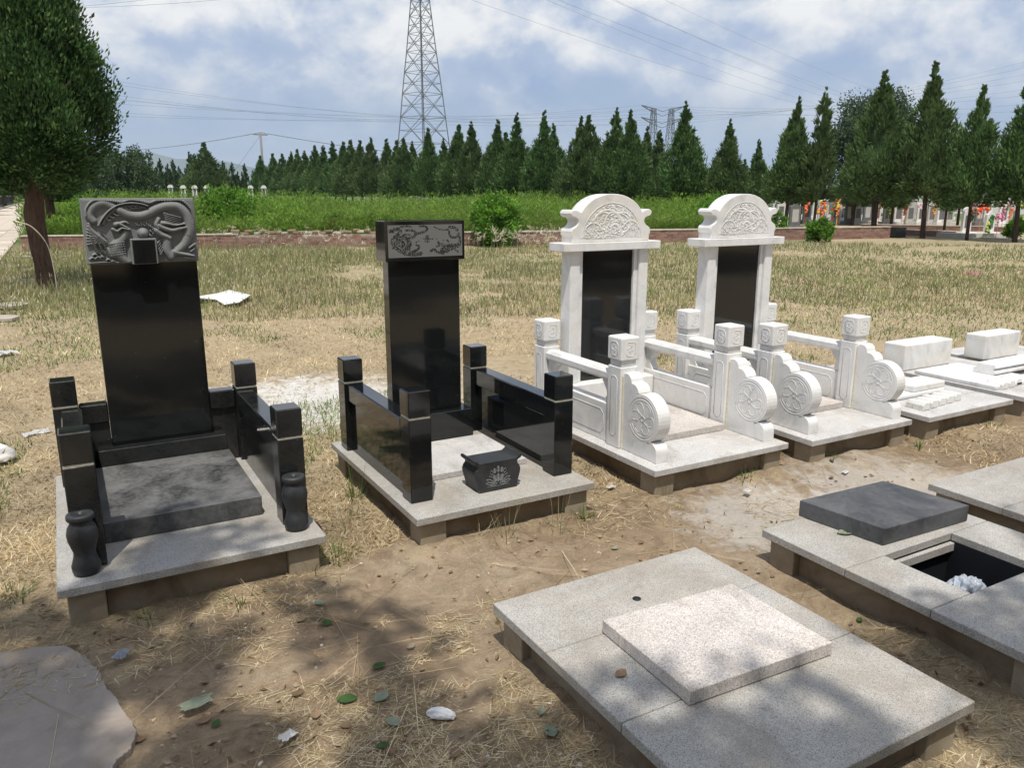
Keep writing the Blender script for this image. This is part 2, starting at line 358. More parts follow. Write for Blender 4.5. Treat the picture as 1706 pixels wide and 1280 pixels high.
# ground
def ground_material():
    m = Mat('soil_and_straw', .95, .12).world()
    sepn = m.nt.nodes.new('ShaderNodeSeparateXYZ'); m.link(m.vec, sepn.inputs[0]); X, Y = sepn.outputs[0], sepn.outputs[1]
    n1 = m.noise(1.1, 8, .62, .4); n2 = m.noise(9, 8, .68, .8); n3 = m.noise(60, 6, .65, 2.5); n4 = m.noise(.35, 5, .6)
    soil = m.ramp(n1, [(.25, (.23, .165, .105)), (.5, (.36, .27, .18)), (.75, (.47, .38, .275))])
    soil = m.mix(1.0, soil, m.ramp(n2, [(.3, (.66, .64, .60)), (.55, (1, 1, 1)), (.75, (1.2, 1.17, 1.1))]), 'MULTIPLY')
    straw = m.ramp(n3, [(.28, (.25, .19, .115)), (.5, (.46, .37, .24)), (.72, (.64, .54, .38))])
    # bare trodden lane between the two rows, straw elsewhere
    lane = m.math('SUBTRACT', 1.0, m.math('MULTIPLY', m.math('ABSOLUTE', m.math('SUBTRACT', Y, 2.5)), .75), True)
    lane = m.math('MULTIPLY', lane, m.math('ADD', m.math('MULTIPLY', X, .6), .75, True), True)
    f = m.math('SUBTRACT', m.math('ADD', n2, .35), m.math('MULTIPLY', lane, .62))
    fs = m.ramp(f, [(.45, 0.0), (.85, .85)])
    c = m.mix(fs, soil, straw)
    gfar = m.math('MULTIPLY', m.math('SUBTRACT', Y, 8.5), .12, True)
    gm = m.math('MULTIPLY', m.ramp(n4, [(.35, .25), (.6, 1.0)]), gfar, True)
    c = m.mix(m.math('MULTIPLY', gm, .75), c, m.ramp(n2, [(.3, (.17, .165, .085)), (.7, (.36, .32, .20))]))
    gf2 = m.math('MULTIPLY', m.math('SUBTRACT', Y, 27.0), .2, True)
    c = m.mix(m.math('MULTIPLY', gf2, .9), c, m.ramp(n2, [(.3, (.05, .09, .03)), (.7, (.12, .17, .06))]))
    # white stone powder left by the masons
    for (cx, cy, r_, s_) in ((1.6, 6.1, 1.5, 1.0), (.3, 6.2, .8, .4), (3.0, 2.62, .8, .5), (3.9, 2.5, 1.1, .45), (2.9, 6.0, .9, .3)):
        dx = m.math('SUBTRACT', X, cx); dy = m.math('SUBTRACT', Y, cy)
        d = m.math('SQRT', m.math('ADD', m.math('MULTIPLY', dx, dx), m.math('MULTIPLY', dy, dy)))
        k = m.math('SUBTRACT', 1.0, m.math('DIVIDE', d, r_), True)
        k = m.math('MULTIPLY', m.ramp(m.math('ADD', m.math('MULTIPLY', k, .55), m.math('MULTIPLY', m.noise(7, 9, .75, .6), .85)), [(.60, 0.0), (.78, 1.0)]), s_)
        c = m.mix(k, c, (.70, .68, .64))
    h = m.math('ADD', m.math('MULTIPLY', n2, .6), m.math('MULTIPLY', n3, .4))
    m.color(c).bump(h, .045, .9); return m.m
M['ground'] = ground_material()
P1 = (-.16, .853, 3.148, 4.56); P2 = (1.258, 2.235, 3.113, 4.42)
W1 = (2.607, 3.61, 3.09, 4.52); W2 = (3.762, 4.70, 3.045, 4.5); W3 = (4.845, 5.81, 3.02, 4.45); W4 = (5.94, 6.90, 3.0, 4.4); W5 = (7.03, 8.0, 3.0, 4.4)
B1 = (1.205, 2.158, 1.10, 2.285); B2 = (2.535, 3.49, 1.05, 2.275); B3 = (3.70, 4.66, 1.05, 2.27)
PLOTS_XY += [(a+.03, b-.03, c+.03, d-.03) for a, b, c, d in (P1, P2, W1, W2, W3, W4, W5, B1, B2, B3)]
def axis(lo, hi, step, far):
    a = list(np.arange(lo, hi+1e-6, step)); s = step; v = hi; up = []
    while v < far: s *= 1.22; v += s; up.append(v)
    s = step; v = lo; dn = []
    while v > -far: s *= 1.22; v -= s; dn.append(v)
    return np.array(dn[::-1]+a+up)
gx = axis(-2.0, 8.0, .035, 6000); gy = axis(.2, 8.0, .035, 6000)
GX, GY = np.meshgrid(gx, gy, indexing='ij'); GZ = ground_z(GX, GY)
nx_, ny_ = GX.shape; idx = np.arange(nx_*ny_).reshape(nx_, ny_)
Q = np.stack([idx[:-1, :-1], idx[1:, :-1], idx[1:, 1:], idx[:-1, 1:]], -1).reshape(-1, 4)
cxq = GX[:-1, :-1].reshape(-1); cyq = GY[:-1, :-1].reshape(-1); Q = Q[~((cxq > 2.69) & (cxq < 3.27) & (cyq > 1.41) & (cyq < 1.89))]
np_mesh('ground', np.stack([GX, GY, GZ], -1), Q, M['ground'], smooth=True, kind='structure', label='dry earth and mown straw coloured grass of the cemetery field')

# ------------------------------------------------------------------ grave plots
SZ = .17; ST = .035
def plot(x0, x1, y0, y1, label, seams=(), mat='granite', hole=None, group='grave bases'):
    t = thing('burial_plot', ((x0+x1)/2, (y0+y1)/2, 0), label, 'grave base', group)
    g = .0015
    boards = []
    if hole:
        hx0, hx1, hy0, hy1 = hole
        boards = [(x0, x1, hy1+g, y1), (x0, hx0-g, hy0+g, hy1-g), (hx1+g, x1, hy0+g, hy1-g), (x0, x1, y0, hy0-g)]
    else:
        ys = [y0] + list(seams) + [y1]
        boards = [(x0, x1, a+(g if i else 0), b-(g if i < len(ys)-2 else 0)) for i, (a, b) in enumerate(zip(ys, ys[1:]))]
    for (a, b, c, d) in boards:
        if b-a < .01 or d-c < .01: continue
        MB().box(a, b, c, d, SZ-ST, SZ, .0025).build('slab', M[mat], t)
    fw = .13; o = .028
    for cx, cy in ((x0+o, y0+o), (x1-o-fw, y0+o), (x0+o, y1-o-fw), (x1-o-fw, y1-o-fw)):
        MB().box(cx, cx+fw, cy, cy+fw, -.12, SZ-ST-.0005, .004).build('corner_foot', M['foot'], t)
    i = o+.035; w = .05
    MB().box(x0+o+fw+.001, x1-o-fw-.001, y0+i, y0+i+w, -.12, SZ-ST-.001, .002).build('plinth_panel', M['concrete'], t)
    MB().box(x0+o+fw+.001, x1-o-fw-.001, y1-i-w, y1-i, -.12, SZ-ST-.001, .002).build('plinth_panel', M['concrete'], t)
    MB().box(x0+i, x0+i+w, y0+o+fw+.001, y1-o-fw-.001, -.12, SZ-ST-.001, .002).build('plinth_panel', M['concrete'], t)
    MB().box(x1-i-w, x1-i, y0+o+fw+.001, y1-o-fw-.001, -.12, SZ-ST-.001, .002).build('plinth_panel', M['concrete'], t)
    return t
plot(*P1, 'grey granite grave base under the black dragon and phoenix headstone at the left', (3.50,), 'granite_blue')
plot(*P2, 'grey granite grave base carrying the black headstone with the etched dragon panel', (3.46,))
plot(*W1, 'pale granite grave base under the nearer of the two white marble monuments', (3.42,), 'granite_pale')
plot(*W2, 'pale granite grave base under the farther of the two white marble monuments', (3.40,), 'granite_pale')
plot(*W3, 'granite grave base carrying the row of five rough white stones', (3.4,), 'granite_pale')
plot(*W4, 'granite grave base beyond the stone row, carrying a long moulded white beam', (3.4,), 'granite_pale')
plot(*W5, 'granite grave base farthest right in the back row, half out of frame', (3.4,), 'granite_pale')
# front row
def open_plot():
    t = plot(*B1, 'empty grey granite grave base in the foreground with a pink granite cover on it', hole=(1.47, 1.93, 1.525, 1.925), mat='granite')
    r = MB(); c = (1.674, 2.055)
    r.tube([(c[0]+.014*math.cos(a), c[1]+.014*math.sin(a), SZ+.0015) for a in np.linspace(0, 2*math.pi, 20, endpoint=False)], .002, 5, True)
    r.lathe([(.012, -.001), (.012, .0012), (.004, .0014)], (c[0], c[1], SZ), 16); r.build('drain_plug', M['iron'], t)
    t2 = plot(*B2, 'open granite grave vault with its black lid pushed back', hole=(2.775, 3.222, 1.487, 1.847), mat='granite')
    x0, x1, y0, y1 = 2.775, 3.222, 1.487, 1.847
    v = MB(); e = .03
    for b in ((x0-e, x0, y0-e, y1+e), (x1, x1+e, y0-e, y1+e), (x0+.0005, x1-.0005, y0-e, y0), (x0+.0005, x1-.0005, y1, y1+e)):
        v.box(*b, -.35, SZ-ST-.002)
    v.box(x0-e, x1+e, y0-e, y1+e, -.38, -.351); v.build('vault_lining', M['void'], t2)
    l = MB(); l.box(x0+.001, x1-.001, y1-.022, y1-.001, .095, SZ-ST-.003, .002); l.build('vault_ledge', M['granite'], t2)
    plot(*B3, 'plain granite grave base cut off by the right edge of the picture', hole=None, seams=(1.5, 1.9))
open_plot()

# ---------------- relief tools
def catmull(pts, n=14):
    P = [np.array(p, float) for p in pts]
    if len(P) < 3: return [P[0]*(1-t)+P[-1]*t for t in np.linspace(0, 1, n)]
    P = [2*P[0]-P[1]] + P + [2*P[-1]-P[-2]]; o = []
    for i in range(1, len(P)-2):
        for t in np.linspace(0, 1, n, endpoint=False):
            a, b, c, d = P[i-1:i+3]
            o.append(.5*((2*b)+(-a+c)*t+(2*a-5*b+4*c-d)*t*t+(-a+3*b-3*c+d)*t**3))
    o.append(P[-2]); return o
def relief(W, H, nx, nz, strokes, keep=None):
    """height field from capsule strokes: (points, r0, r1, height[, base])"""
    U, V = np.meshgrid(np.linspace(0, W, nx), np.linspace(0, H, nz), indexing='ij'); Z = np.zeros_like(U)
    for st in strokes:
        pts, r0, r1, h = st[:4]; base = st[4] if len(st) > 4 else 0
        c = catmull(pts); n = len(c)
        for i, p in enumerate(c):
            t = i/max(1, n-1); r = r0*(1-t)+r1*t
            i0, i1 = int((p[0]-r)/W*(nx-1)), int((p[0]+r)/W*(nx-1))+2; j0, j1 = int((p[1]-r)/H*(nz-1)), int((p[1]+r)/H*(nz-1))+2
            i0 = max(i0, 0); j0 = max(j0, 0); i1 = min(i1, nx); j1 = min(j1, nz)
            if i1 <= i0 or j1 <= j0: continue
            d2 = ((U[i0:i1, j0:j1]-p[0])**2+(V[i0:i1, j0:j1]-p[1])**2)/(r*r)
            hh = np.where(d2 < 1, base+h*np.sqrt(np.clip(1-d2, 0, 1)), 0)
            Z[i0:i1, j0:j1] = np.maximum(Z[i0:i1, j0:j1], hh)
    return U, V, Z
def relief_mesh(name, parent, mats, U, V, Z, x0, yf, z0, keep=None, matidx=None):
    nx, nz = U.shape; idx = np.arange(nx*nz).reshape(nx, nz)
    Vt = np.stack([x0+U, yf-Z, z0+V], -1)
    Q = np.stack([idx[:-1, :-1], idx[1:, :-1], idx[1:, 1:], idx[:-1, 1:]], -1).reshape(-1, 4)
    mi = None
    if matidx is not None: mi = matidx[:-1, :-1].reshape(-1).astype(int)
    if keep is not None:
        k = keep[:-1, :-1].reshape(-1); Q = Q[k]; mi = mi[k] if mi is not None else None
    return np_mesh(name, Vt, Q, mats, parent, smooth=True, matidx=mi)

# ---------------- P1: black headstone with carved head
def headstone_dragon():
    yf = 4.375; xl, xr = .115, .600; z0, z1 = .344, 1.267; hx0, hx1, hz1 = .102, .606, 1.579; hy = 4.338
    t = thing('headstone', ((xl+xr)/2, yf+.05, SZ), 'black polished headstone topped by a grey stone head carved with dragon and phoenix', 'headstone')
    MB().box(.045, .66, 4.305, 4.53, SZ+.001, z0, .003).build('pedestal', M['black_dusty'], t)
    MB().box(xl, xr, yf, yf+.10, z0+.0005, z1, .0025).build('body', M['black'], t)
    sb = MB(); sb.box(hx0, hx1, hy, hy+.15, z1+.0005, hz1, .003); hd = sb.build('head', M['carved'], t)
    W, H = hx1-hx0-.006, hz1-z1-.006
    def q(x, y):
        sk = 80*(y-85)/835
        return ((x-125-sk)/1470*W, (1-(y-85)/835)*H)
    k = W/1470; S = []
    def st(pts, r0, r1, h, base=0): S.append(([q(*p) for p in pts], r0*k, r1*k, h, base))
    # dragon
    st([(280, 360), (235, 290), (255, 210), (330, 150), (430, 135), (520, 175)], 48, 60, .018)
    st([(620, 230), (700, 275), (800, 300), (900, 300), (1000, 265), (1110, 210), (1240, 175), (1380, 185), (1480, 260), (1530, 360), (1545, 470), (1530, 560)], 62, 70, .024)
    st([(1530, 560), (1480, 680), (1400, 760), (1330, 810)], 68, 50, .022); st([(1240, 640), (1240, 760), (1290, 850)], 70, 60, .022)
    st([(1330, 790), (1450, 820), (1600, 850)], 42, 22, .024); st([(1540, 740), (1600, 700), (1625, 690)], 16, 8, .022); st([(1560, 790), (1620, 750)], 16, 8, .022); st([(1480, 870), (1560, 880), (1610, 885)], 14, 8, .02)
    st([(1110, 430), (1200, 470), (1300, 500), (1400, 480), (1490, 465)], 50, 24, .030); st([(1160, 400), (1250, 410), (1350, 430), (1470, 415)], 34, 16, .030)
    st([(1100, 500), (1160, 550), (1230, 580), (1270, 600)], 48, 40, .028); st([(1120, 350), (1090, 420), (1120, 470)], 34, 26, .030)
    for i in range(6): st([(1190+i*8, 270+i*26), (1290+i*6, 300+i*24), (1430-i*4, 335+i*22)], 14, 7, .024)
    for i in range(5): st([(1130+i*12, 640+i*30), (1100+i*10, 700+i*30), (1170, 800)], 12, 8, .018)
    # spikes round the back of the dragon
    back = catmull([(190, 300), (190, 210), (260, 120), (380, 95), (500, 110), (640, 130), (760, 95), (880, 115), (1000, 140), (1100, 110), (1280, 105), (1420, 105), (1540, 200), (1590, 320), (1600, 440), (1590, 560)], 5)
    for i, p in enumerate(back[:-2]):
        p2 = back[i+1]; st([tuple(p), (p[0]*.4+p2[0]*.6+6, p[1]*.4+p2[1]*.6-16)], 15, 6, .020)
    # long feather arc and its barbs
    st([(340, 420), (400, 320), (480, 230), (600, 160), (760, 135), (900, 150), (980, 175)], 15, 12, .026)
    st([(400, 400), (450, 310), (560, 220), (700, 180), (860, 180), (960, 200)], 22, 12, .014)
    for i in range(9):
        a = .15+i*.1; x = 430+i*52; y = 380-210*math.sin(min(1.5, a*1.6)); st([(x, y), (x+40, y+26), (x+74, y+22)], 12, 5, .018)
    # phoenix
    st([(560, 410), (600, 400), (660, 430), (740, 470)], 36, 14, .026); st([(520, 470), (580, 495), (640, 460), (740, 480)], 22, 14, .030)
    st([(600, 400), (680, 380), (720, 400)], 26, 14, .022)
    st([(690, 520), (640, 600), (570, 690), (520, 760)], 50, 100, .022); st([(560, 740), (640, 820), (720, 900)], 95, 60, .020)
    for i in range(8): st([(480-i*6, 700-i*10), (360-i*14, 640-i*22), (190+i*4, 600-i*38+60)], 34-i, 18, .012+.0012*i)
    for i in range(7):
        for j in range(4): st([(230+j*60+i*14, 560+i*32-j*6), (270+j*60+i*14, 590+i*32)], 9, 5, .020+.001*j)
    for i in range(7):
        for j in range(6): st([(470+i*30+j*6, 660+j*30-i*4), (485+i*30+j*6, 668+j*30-i*4)], 13, 8, .024)
    # clouds
    for cx, cy, r in ((260, 850, 34), (330, 840, 30), (380, 830, 22), (290, 800, 24), (460, 870, 24), (520, 890, 20)): st([(cx-r, cy), (cx, cy-r*.6), (cx+r, cy)], 15, 12, .018)
    st([(225, 900), (400, 895), (590, 905)], 12, 10, .016)
    for i in range(9): st([(820+i*24, 400+(i % 3)*14), (834+i*22, 436+(i % 2)*12)], 11, 6, .014)
    for i in range(5): st([(1010+(i % 2)*40, 440+i*30), (1040, 460+i*30)], 12, 7, .016)
    S.append(([q(915, 530)]*3, 78*k, 78*k, .034, 0))
    U, V, Z = relief(W, H, 300, 186, S); Z += .0005*(fbm(U*300, V*300, 2)-.5) + .0012
    edge = (U < .0035) | (U > W-.0035) | (V < .0035) | (V > H-.0035); Z[edge] = -.002
    r = relief_mesh('carving', hd, M['carved'], U, V, Z, hx0+.003, hy-.001, z1+.003)
    tb = MB(); x0, x1 = .295, .413; tb.box(x0, x1, hy-.035, hy+.01, z1-.0025, 1.388, .003); tb.build('tablet_frame', M['carved'], hd)
    MB().box(x0+.008, x1-.008, hy-.0375, hy-.02, z1+.001, 1.381, .001).build('tablet', M['black'], hd)
headstone_dragon()
def balustrade_black(name_loc, label, posts, ztops, zs, rails, mat, grp='black stone railings'):
    """posts: list of (x0,y0) front left corners, size .115; rails: (x0,x1,y0,y1,kind)"""
    t = thing('grave_railing', name_loc, label, 'railing', grp)
    S_ = .112
    for (x, y), zt in zip(posts, ztops):
        j = zt-.135
        p = MB(); p.box(x, x+S_, y, y+S_, SZ+.001, j, .003).box(x+.008, x+S_-.008, y+.008, y+S_-.008, j-.001, j+.012); pp = p.build('post', mat, t)
        MB().box(x, x+S_, y, y+S_, j+.009, zt, .005).build('cap', mat, pp)
        MB().box(x+.004, x+S_-.004, y+.004, y+S_-.004, j+.0005, j+.0085).build('mortar_joint', M['grout'], pp)
    for (x0, x1, y0, y1, ax) in rails:
        MB().box(x0, x1, y0, y1, .468, .567, .006).build('top_rail', mat, t)
        i = .017
        if ax == 'y': MB().box(x0+i, x1-i, y0, y1, SZ+.001, .467, .001).build('side_panel', mat, t)
        else: MB().box(x0, x1, y0+i, y1-i, SZ+.001, .467, .001).build('side_panel', mat, t)
    return t
g = .0008
balustrade_black((.35, 3.9, SZ), 'dusty black stone railing around the dragon and phoenix headstone',
    [(-.093, 3.30), (.718, 3.345), (-.128, 4.35), (.735, 4.35)], [.724, .697, .71, .71], None,
    [(-.093, -.003, 3.412+g, 4.35-g, 'y'), (.735, .822, 3.457+g, 4.35-g, 'y'), (-.016+g, .114, 4.385, 4.465, 'x'), (.601, .735-g, 4.385, 4.465, 'x')], M['black_dusty'])
# black cover slab
t = thing('cover_slab', (.35, 3.9, SZ), 'dusty black granite cover slab lying before the dragon and phoenix headstone', 'grave cover')
MB().box(.020, .667, 3.515, 4.30, SZ+.001, .262, .003).build('slab', M['black_cover'], t)
for c, lb in (((-.055, 3.265), 'round black stone vase on the left front corner of the left grave'), ((.762, 3.285), 'round black stone vase on the right front corner of the left grave')):
    v = thing('stone_vase', (c[0], c[1], SZ), lb, 'vase', 'stone vases')
    prof = [(.043, .001), (.05, .012), (.052, .035), (.046, .055), (.040, .075), (.0385, .09), (.044, .11), (.053, .14), (.055, .165), (.050, .19), (.040, .208), (.038, .215), (.043, .219), (.049, .226), (.049, .240), (.046, .245), (.010, .2455), (.009, .23), (.0, .23)]
    MB().lathe(prof, (c[0], c[1], SZ), 32).build('body', M['black_matt'], v)

# ---------------- P2
def headstone_etched():
    t = thing('headstone', (1.757, 4.16, SZ), 'black polished headstone with a grey panel of two etched dragons on top', 'headstone')
    MB().box(1.497, 2.018, 4.06, 4.27, SZ+.001, .366, .003).build('pedestal', M['black'], t)
    MB().box(1.541, 1.970, 4.122, 4.204, .3665, 1.240, .0025).build('body', M['black'], t)
    hd = MB().box(1.518, 1.992, 4.09, 4.236, 1.2405, 1.458, .003).build('head', M['black'], t)
    x0, x1, z0, z1 = 1.534, 1.975, 1.262, 1.436; W, H = x1-x0, z1-z0
    def q(x, y): return ((x-250)/1230*W, (1-(y-228)/535)*H)
    k = W/1230; S = []
    def st(pts, r0, r1): S.append(([q(*p) for p in pts], r0*k, r1*k, 1))
    st([(280, 330), (350, 300), (430, 300), (450, 350), (380, 400), (320, 480), (340, 560), (420, 640), (520, 700), (640, 720), (780, 710)], 26, 30)
    st([(280, 335), (340, 335)], 18, 22); st([(450, 260), (560, 250), (640, 270)], 16, 10); st([(540, 320), (640, 320), (700, 370), (660, 430), (590, 440)], 18, 24)
    st([(760, 250), (860, 260), (890, 300), (850, 340), (760, 370), (690, 380)], 16, 22); st([(400, 460), (480, 430), (560, 470), (590, 540), (560, 620)], 30, 44)
    st([(380, 520), (450, 560), (520, 620)], 30, 40); st([(450, 480), (500, 540)], 26, 30); st([(600, 690), (720, 640), (750, 590), (700, 560)], 22, 16); st([(700, 520), (750, 500)], 12, 8); st([(320, 605), (380, 610)], 12, 10)
    st([(500, 390), (560, 385), (620, 395)], 14, 12); st([(560, 700), (700, 730), (800, 710)], 24, 8)
    st([(1000, 265), (1080, 310), (1160, 320), (1250, 330), (1260, 400), (1300, 450), (1380, 450), (1420, 400)], 10, 22); st([(1420, 390), (1440, 500), (1420, 580), (1330, 610), (1240, 640), (1150, 680)], 14, 60)
    st([(1260, 280), (1340, 290), (1400, 330)], 24, 22); st([(1070, 530), (1090, 580), (1040, 600)], 20, 14); st([(1130, 570), (1220, 600), (1300, 600)], 26, 40); st([(1220, 500), (1250, 530)], 16, 12)
    st([(940, 670), (1000, 650), (1060, 700), (1120, 710)], 22, 20); st([(1340, 650), (1400, 700)], 14, 16); st([(1155, 490), (1160, 520)], 8, 7); st([(1040, 460), (1045, 480)], 6, 5)
    st([(885, 460), (886, 480)], 30, 30); st([(800, 465), (980, 470)], 9, 9); st([(885, 400), (885, 440)], 10, 14); st([(845, 505), (885, 525), (930, 505)], 8, 8); st([(850, 410), (870, 440)], 5, 7); st([(920, 405), (900, 440)], 5, 7)
    U, V, Z = relief(W, H, 340, 136, S); edge = fbm(U*170, V*170, 2); mask = (Z > (edge-.42)*1.5) & (Z > 0)
    scales = (fbm(U*260+5, V*260, 2) > .61); mask = mask & ~scales
    rim = MB().box(x0, x1, 4.0885, 4.0895, z0, z1).build('panel', M['etched'], hd)
    relief_mesh('etching', hd, [M['etched'], M['black_edge']], U, V, np.where(mask, -.0004, .0), x0, 4.0878, z0, matidx=mask)
headstone_etched()
balustrade_black((1.75, 3.8, SZ), 'polished black stone railing beside the etched dragon headstone',
    [(1.306, 3.295), (2.095, 3.283), (1.292, 4.215), (2.082, 4.215)], [.715, .702, .70, .70], None,
    [(1.306, 1.396, 3.407+g, 4.215-g, 'y'), (2.103, 2.193, 3.395+g, 4.215-g, 'y')], M['black'])
t = thing('cover_slab', (1.75, 3.8, SZ), 'light grey granite cover slab between the polished black railings', 'grave cover')
MB().box(1.43, 2.075, 3.53, 4.055, SZ+.001, SZ+.032, .002).build('slab', M['granite_pale'], t)
def lotus_box():
    cx, y0, y1, z0 = 1.752, 3.256, 3.405, SZ
    t = thing('incense_box', (cx, (y0+y1)/2, z0), 'small black stone incense box with an engraved lotus flower', 'incense box')
    half = [(.105, .001), (.107, .012), (.114, .04), (.124, .075), (.127, .095), (.120, .115), (.110, .125), (.110, .140), (.118, .146), (.128, .150), (.134, .160), (.130, .170), (.122, .170), (.112, .160), (.100, .152)]
    out = [(cx+a, z0+b) for a, b in half] + [(cx-a, z0+b) for a, b in half[::-1]]
    MB().prism(out, 'y', y0, y1, .002).build('body', M['black_matt'], t)
    W = .17; H = .115; u0 = cx-.078
    S = []
    def petal(bx, by, tx, ty, w):
        d = np.array([tx-bx, ty-by]); n = np.array([-d[1], d[0]]); n = n/np.linalg.norm(n)*w; b = np.array([bx, by])
        L_ = [tuple(b), tuple(b+d*.35+n), tuple(b+d*.7+n*.9), (tx, ty)]; R__ = [tuple(b), tuple(b+d*.35-n), tuple(b+d*.7-n*.9), (tx, ty)]
        S.append((L_, .0013, .0011, 1)); S.append((R__, .0013, .0011, 1)); return (bx, by), d, w
    F = []
    cxx = .085
    for bx, by, tx, ty, w in ((cxx, .025, cxx, .070, .011), (cxx-.012, .026, cxx-.026, .064, .010), (cxx+.012, .026, cxx+.026, .064, .010), (cxx-.02, .026, cxx-.050, .062, .008), (cxx+.02, .026, cxx+.050, .062, .008),
        (cxx-.02, .022, cxx-.066, .045, .007), (cxx+.02, .022, cxx+.066, .045, .007), (cxx-.02, .018, cxx-.068, .026, .006), (cxx+.02, .018, cxx+.068, .026, .006), (cxx-.006, .018, cxx-.045, .012, .006), (cxx+.006, .018, cxx+.045, .012, .006),
        (cxx, .075, cxx, .108, .008), (cxx-.018, .072, cxx-.022, .098, .008), (cxx+.018, .072, cxx+.022, .098, .008), (cxx-.034, .066, cxx-.040, .090, .007), (cxx+.034, .066, cxx+.040, .090, .007)):
        petal(bx, by, tx, ty, w); F.append((bx, by, tx, ty, w))
    for bx, by, tx, ty, w in F[:3]+F[11:14]: S.append(([(bx*.8+tx*.2, by*.8+ty*.2), (bx*.25+tx*.75, by*.25+ty*.75)], w*.62, w*.5, 1))
    S.append(([(cxx-.06, .006), (cxx, .004), (cxx+.06, .006)], .0016, .0016, 1))
    U, V, Z = relief(W, H, 200, 140, S); mask = Z > .15
    relief_mesh('lotus_engraving', t, [M['lotus']], U, V, np.where(mask, .0006, -.0010), u0-.007, y0-.0012, z0+.02, keep=mask)
lotus_box()

# ---------------- white marble monuments
def oct_ring(mb, c, ax, w, h, ch, y, r=.0022, arch=False):
    pts = [(-w+ch, -h), (w-ch, -h), (w, -h+ch), (w, h-ch), (w-ch, h), (-w+ch, h), (-w, h-ch), (-w, -h+ch)]
    P = [((c[0]+a, y, c[1]+b) if ax == 'y' else (y, c[0]+a, c[1]+b)) for a, b in pts]
    mb.tube(P, r, 5, True)
def white_post(t, x, y, zt, s=.13):
    j = zt-.135; si = .004
    p = MB(); p.box(x+si, x+s-si, y+si, y+s-si, SZ+.001, j-.035, .006, seg=2)
    p.box(x+.012, x+s-.012, y+.012, y+s-.012, j-.034, j+.002, .004)
    cz = (SZ+j)/2-.01; cx, cy = x+s/2, y+s/2
    for ax, cc, pl in (('y', cx, y+si), ('y', cx, y+s-si), ('x', cy, x+si), ('x', cy, x+s-si)):
        oct_ring(p, (cc, cz), ax, .030, .175, .016, pl)
    pp = p.build('post', M['marble'], t)
    c = MB(); c.box(x, x+s, y, y+s, j+.0005, zt, .009, seg=2)
    for ax, cc, pl in (('y', cx, y), ('y', cx, y+s), ('x', cy, x), ('x', cy, x+s)):
        oct_ring(c, (cc, (j+zt)/2), ax, .033, .040, .014, pl)
        for a in range(4):
            th = a*math.pi/2+.5; q = [(math.cos(th+u)*.022*(.4+u*.5), math.sin(th+u)*.022*(.4+u*.5)) for u in (0, .4, .8, 1.2)]
            c.tube([((cc+a_, pl, (j+zt)/2+b_) if ax == 'y' else (pl, cc+a_, (j+zt)/2+b_)) for a_, b_ in q], .0018, 5)
    c.build('cap', M['marble'], pp)
def drum_wall(t, cx, yb, th=.085):
    """scroll wall in front of a post; yb = back plane, comes forward to yb-.31"""
    o = [(0, SZ+.001), (0, .628)]
    def arc(c, r, a0, a1, n): return [(c[0]+r*math.cos(R(a0+(a1-a0)*i/n)), c[1]+r*math.sin(R(a0+(a1-a0)*i/n))) for i in range(n+1)]
    o = [(yb-.001, SZ+.001), (yb-.001, .612), (yb-.022, .622)] + arc((yb-.035, .580), .042, 90, 175, 5)
    o += arc((yb-.090, .520), .055, 80, 170, 6)[0:]
    o += arc((yb-.185, .395), .137, 68, 262, 22)
    o += [(yb-.235, .268)] + arc((yb-.262, .225), .052, 75, 180, 7) + [(yb-.314, SZ+.001)]
    w = MB(); w.prism(o, 'x', cx-th/2, cx+th/2, .004, smooth=False)
    c = (yb-.185, .395)
    for sx in (-1, 1):
        X = cx+sx*th/2
        for r in (.122, .104): w.tube([(X, c[0]+r*math.cos(a), c[1]+r*math.sin(a)) for a in np.linspace(0, 2*math.pi, 40, endpoint=False)], .0017, 5, True)
        for k in range(6):
            a0 = k*math.pi/3
            pts = [(.018, 0), (.045, -.28), (.075, -.30), (.092, -.12), (.088, .30), (.060, .62), (.040, .55)]
            cp = catmull([(r*math.cos(a0+u), r*math.sin(a0+u)) for r, u in pts], 4)
            w.tube([(X, c[0]+p[0], c[1]+p[1]) for p in cp], .0018, 5)
        w.tube([(X, c[0]+.016*math.cos(a), c[1]+.016*math.sin(a)) for a in np.linspace(0, 2*math.pi, 12, endpoint=False)], .0026, 5, True)
    return w.build('scroll_wall', M['marble'], t)
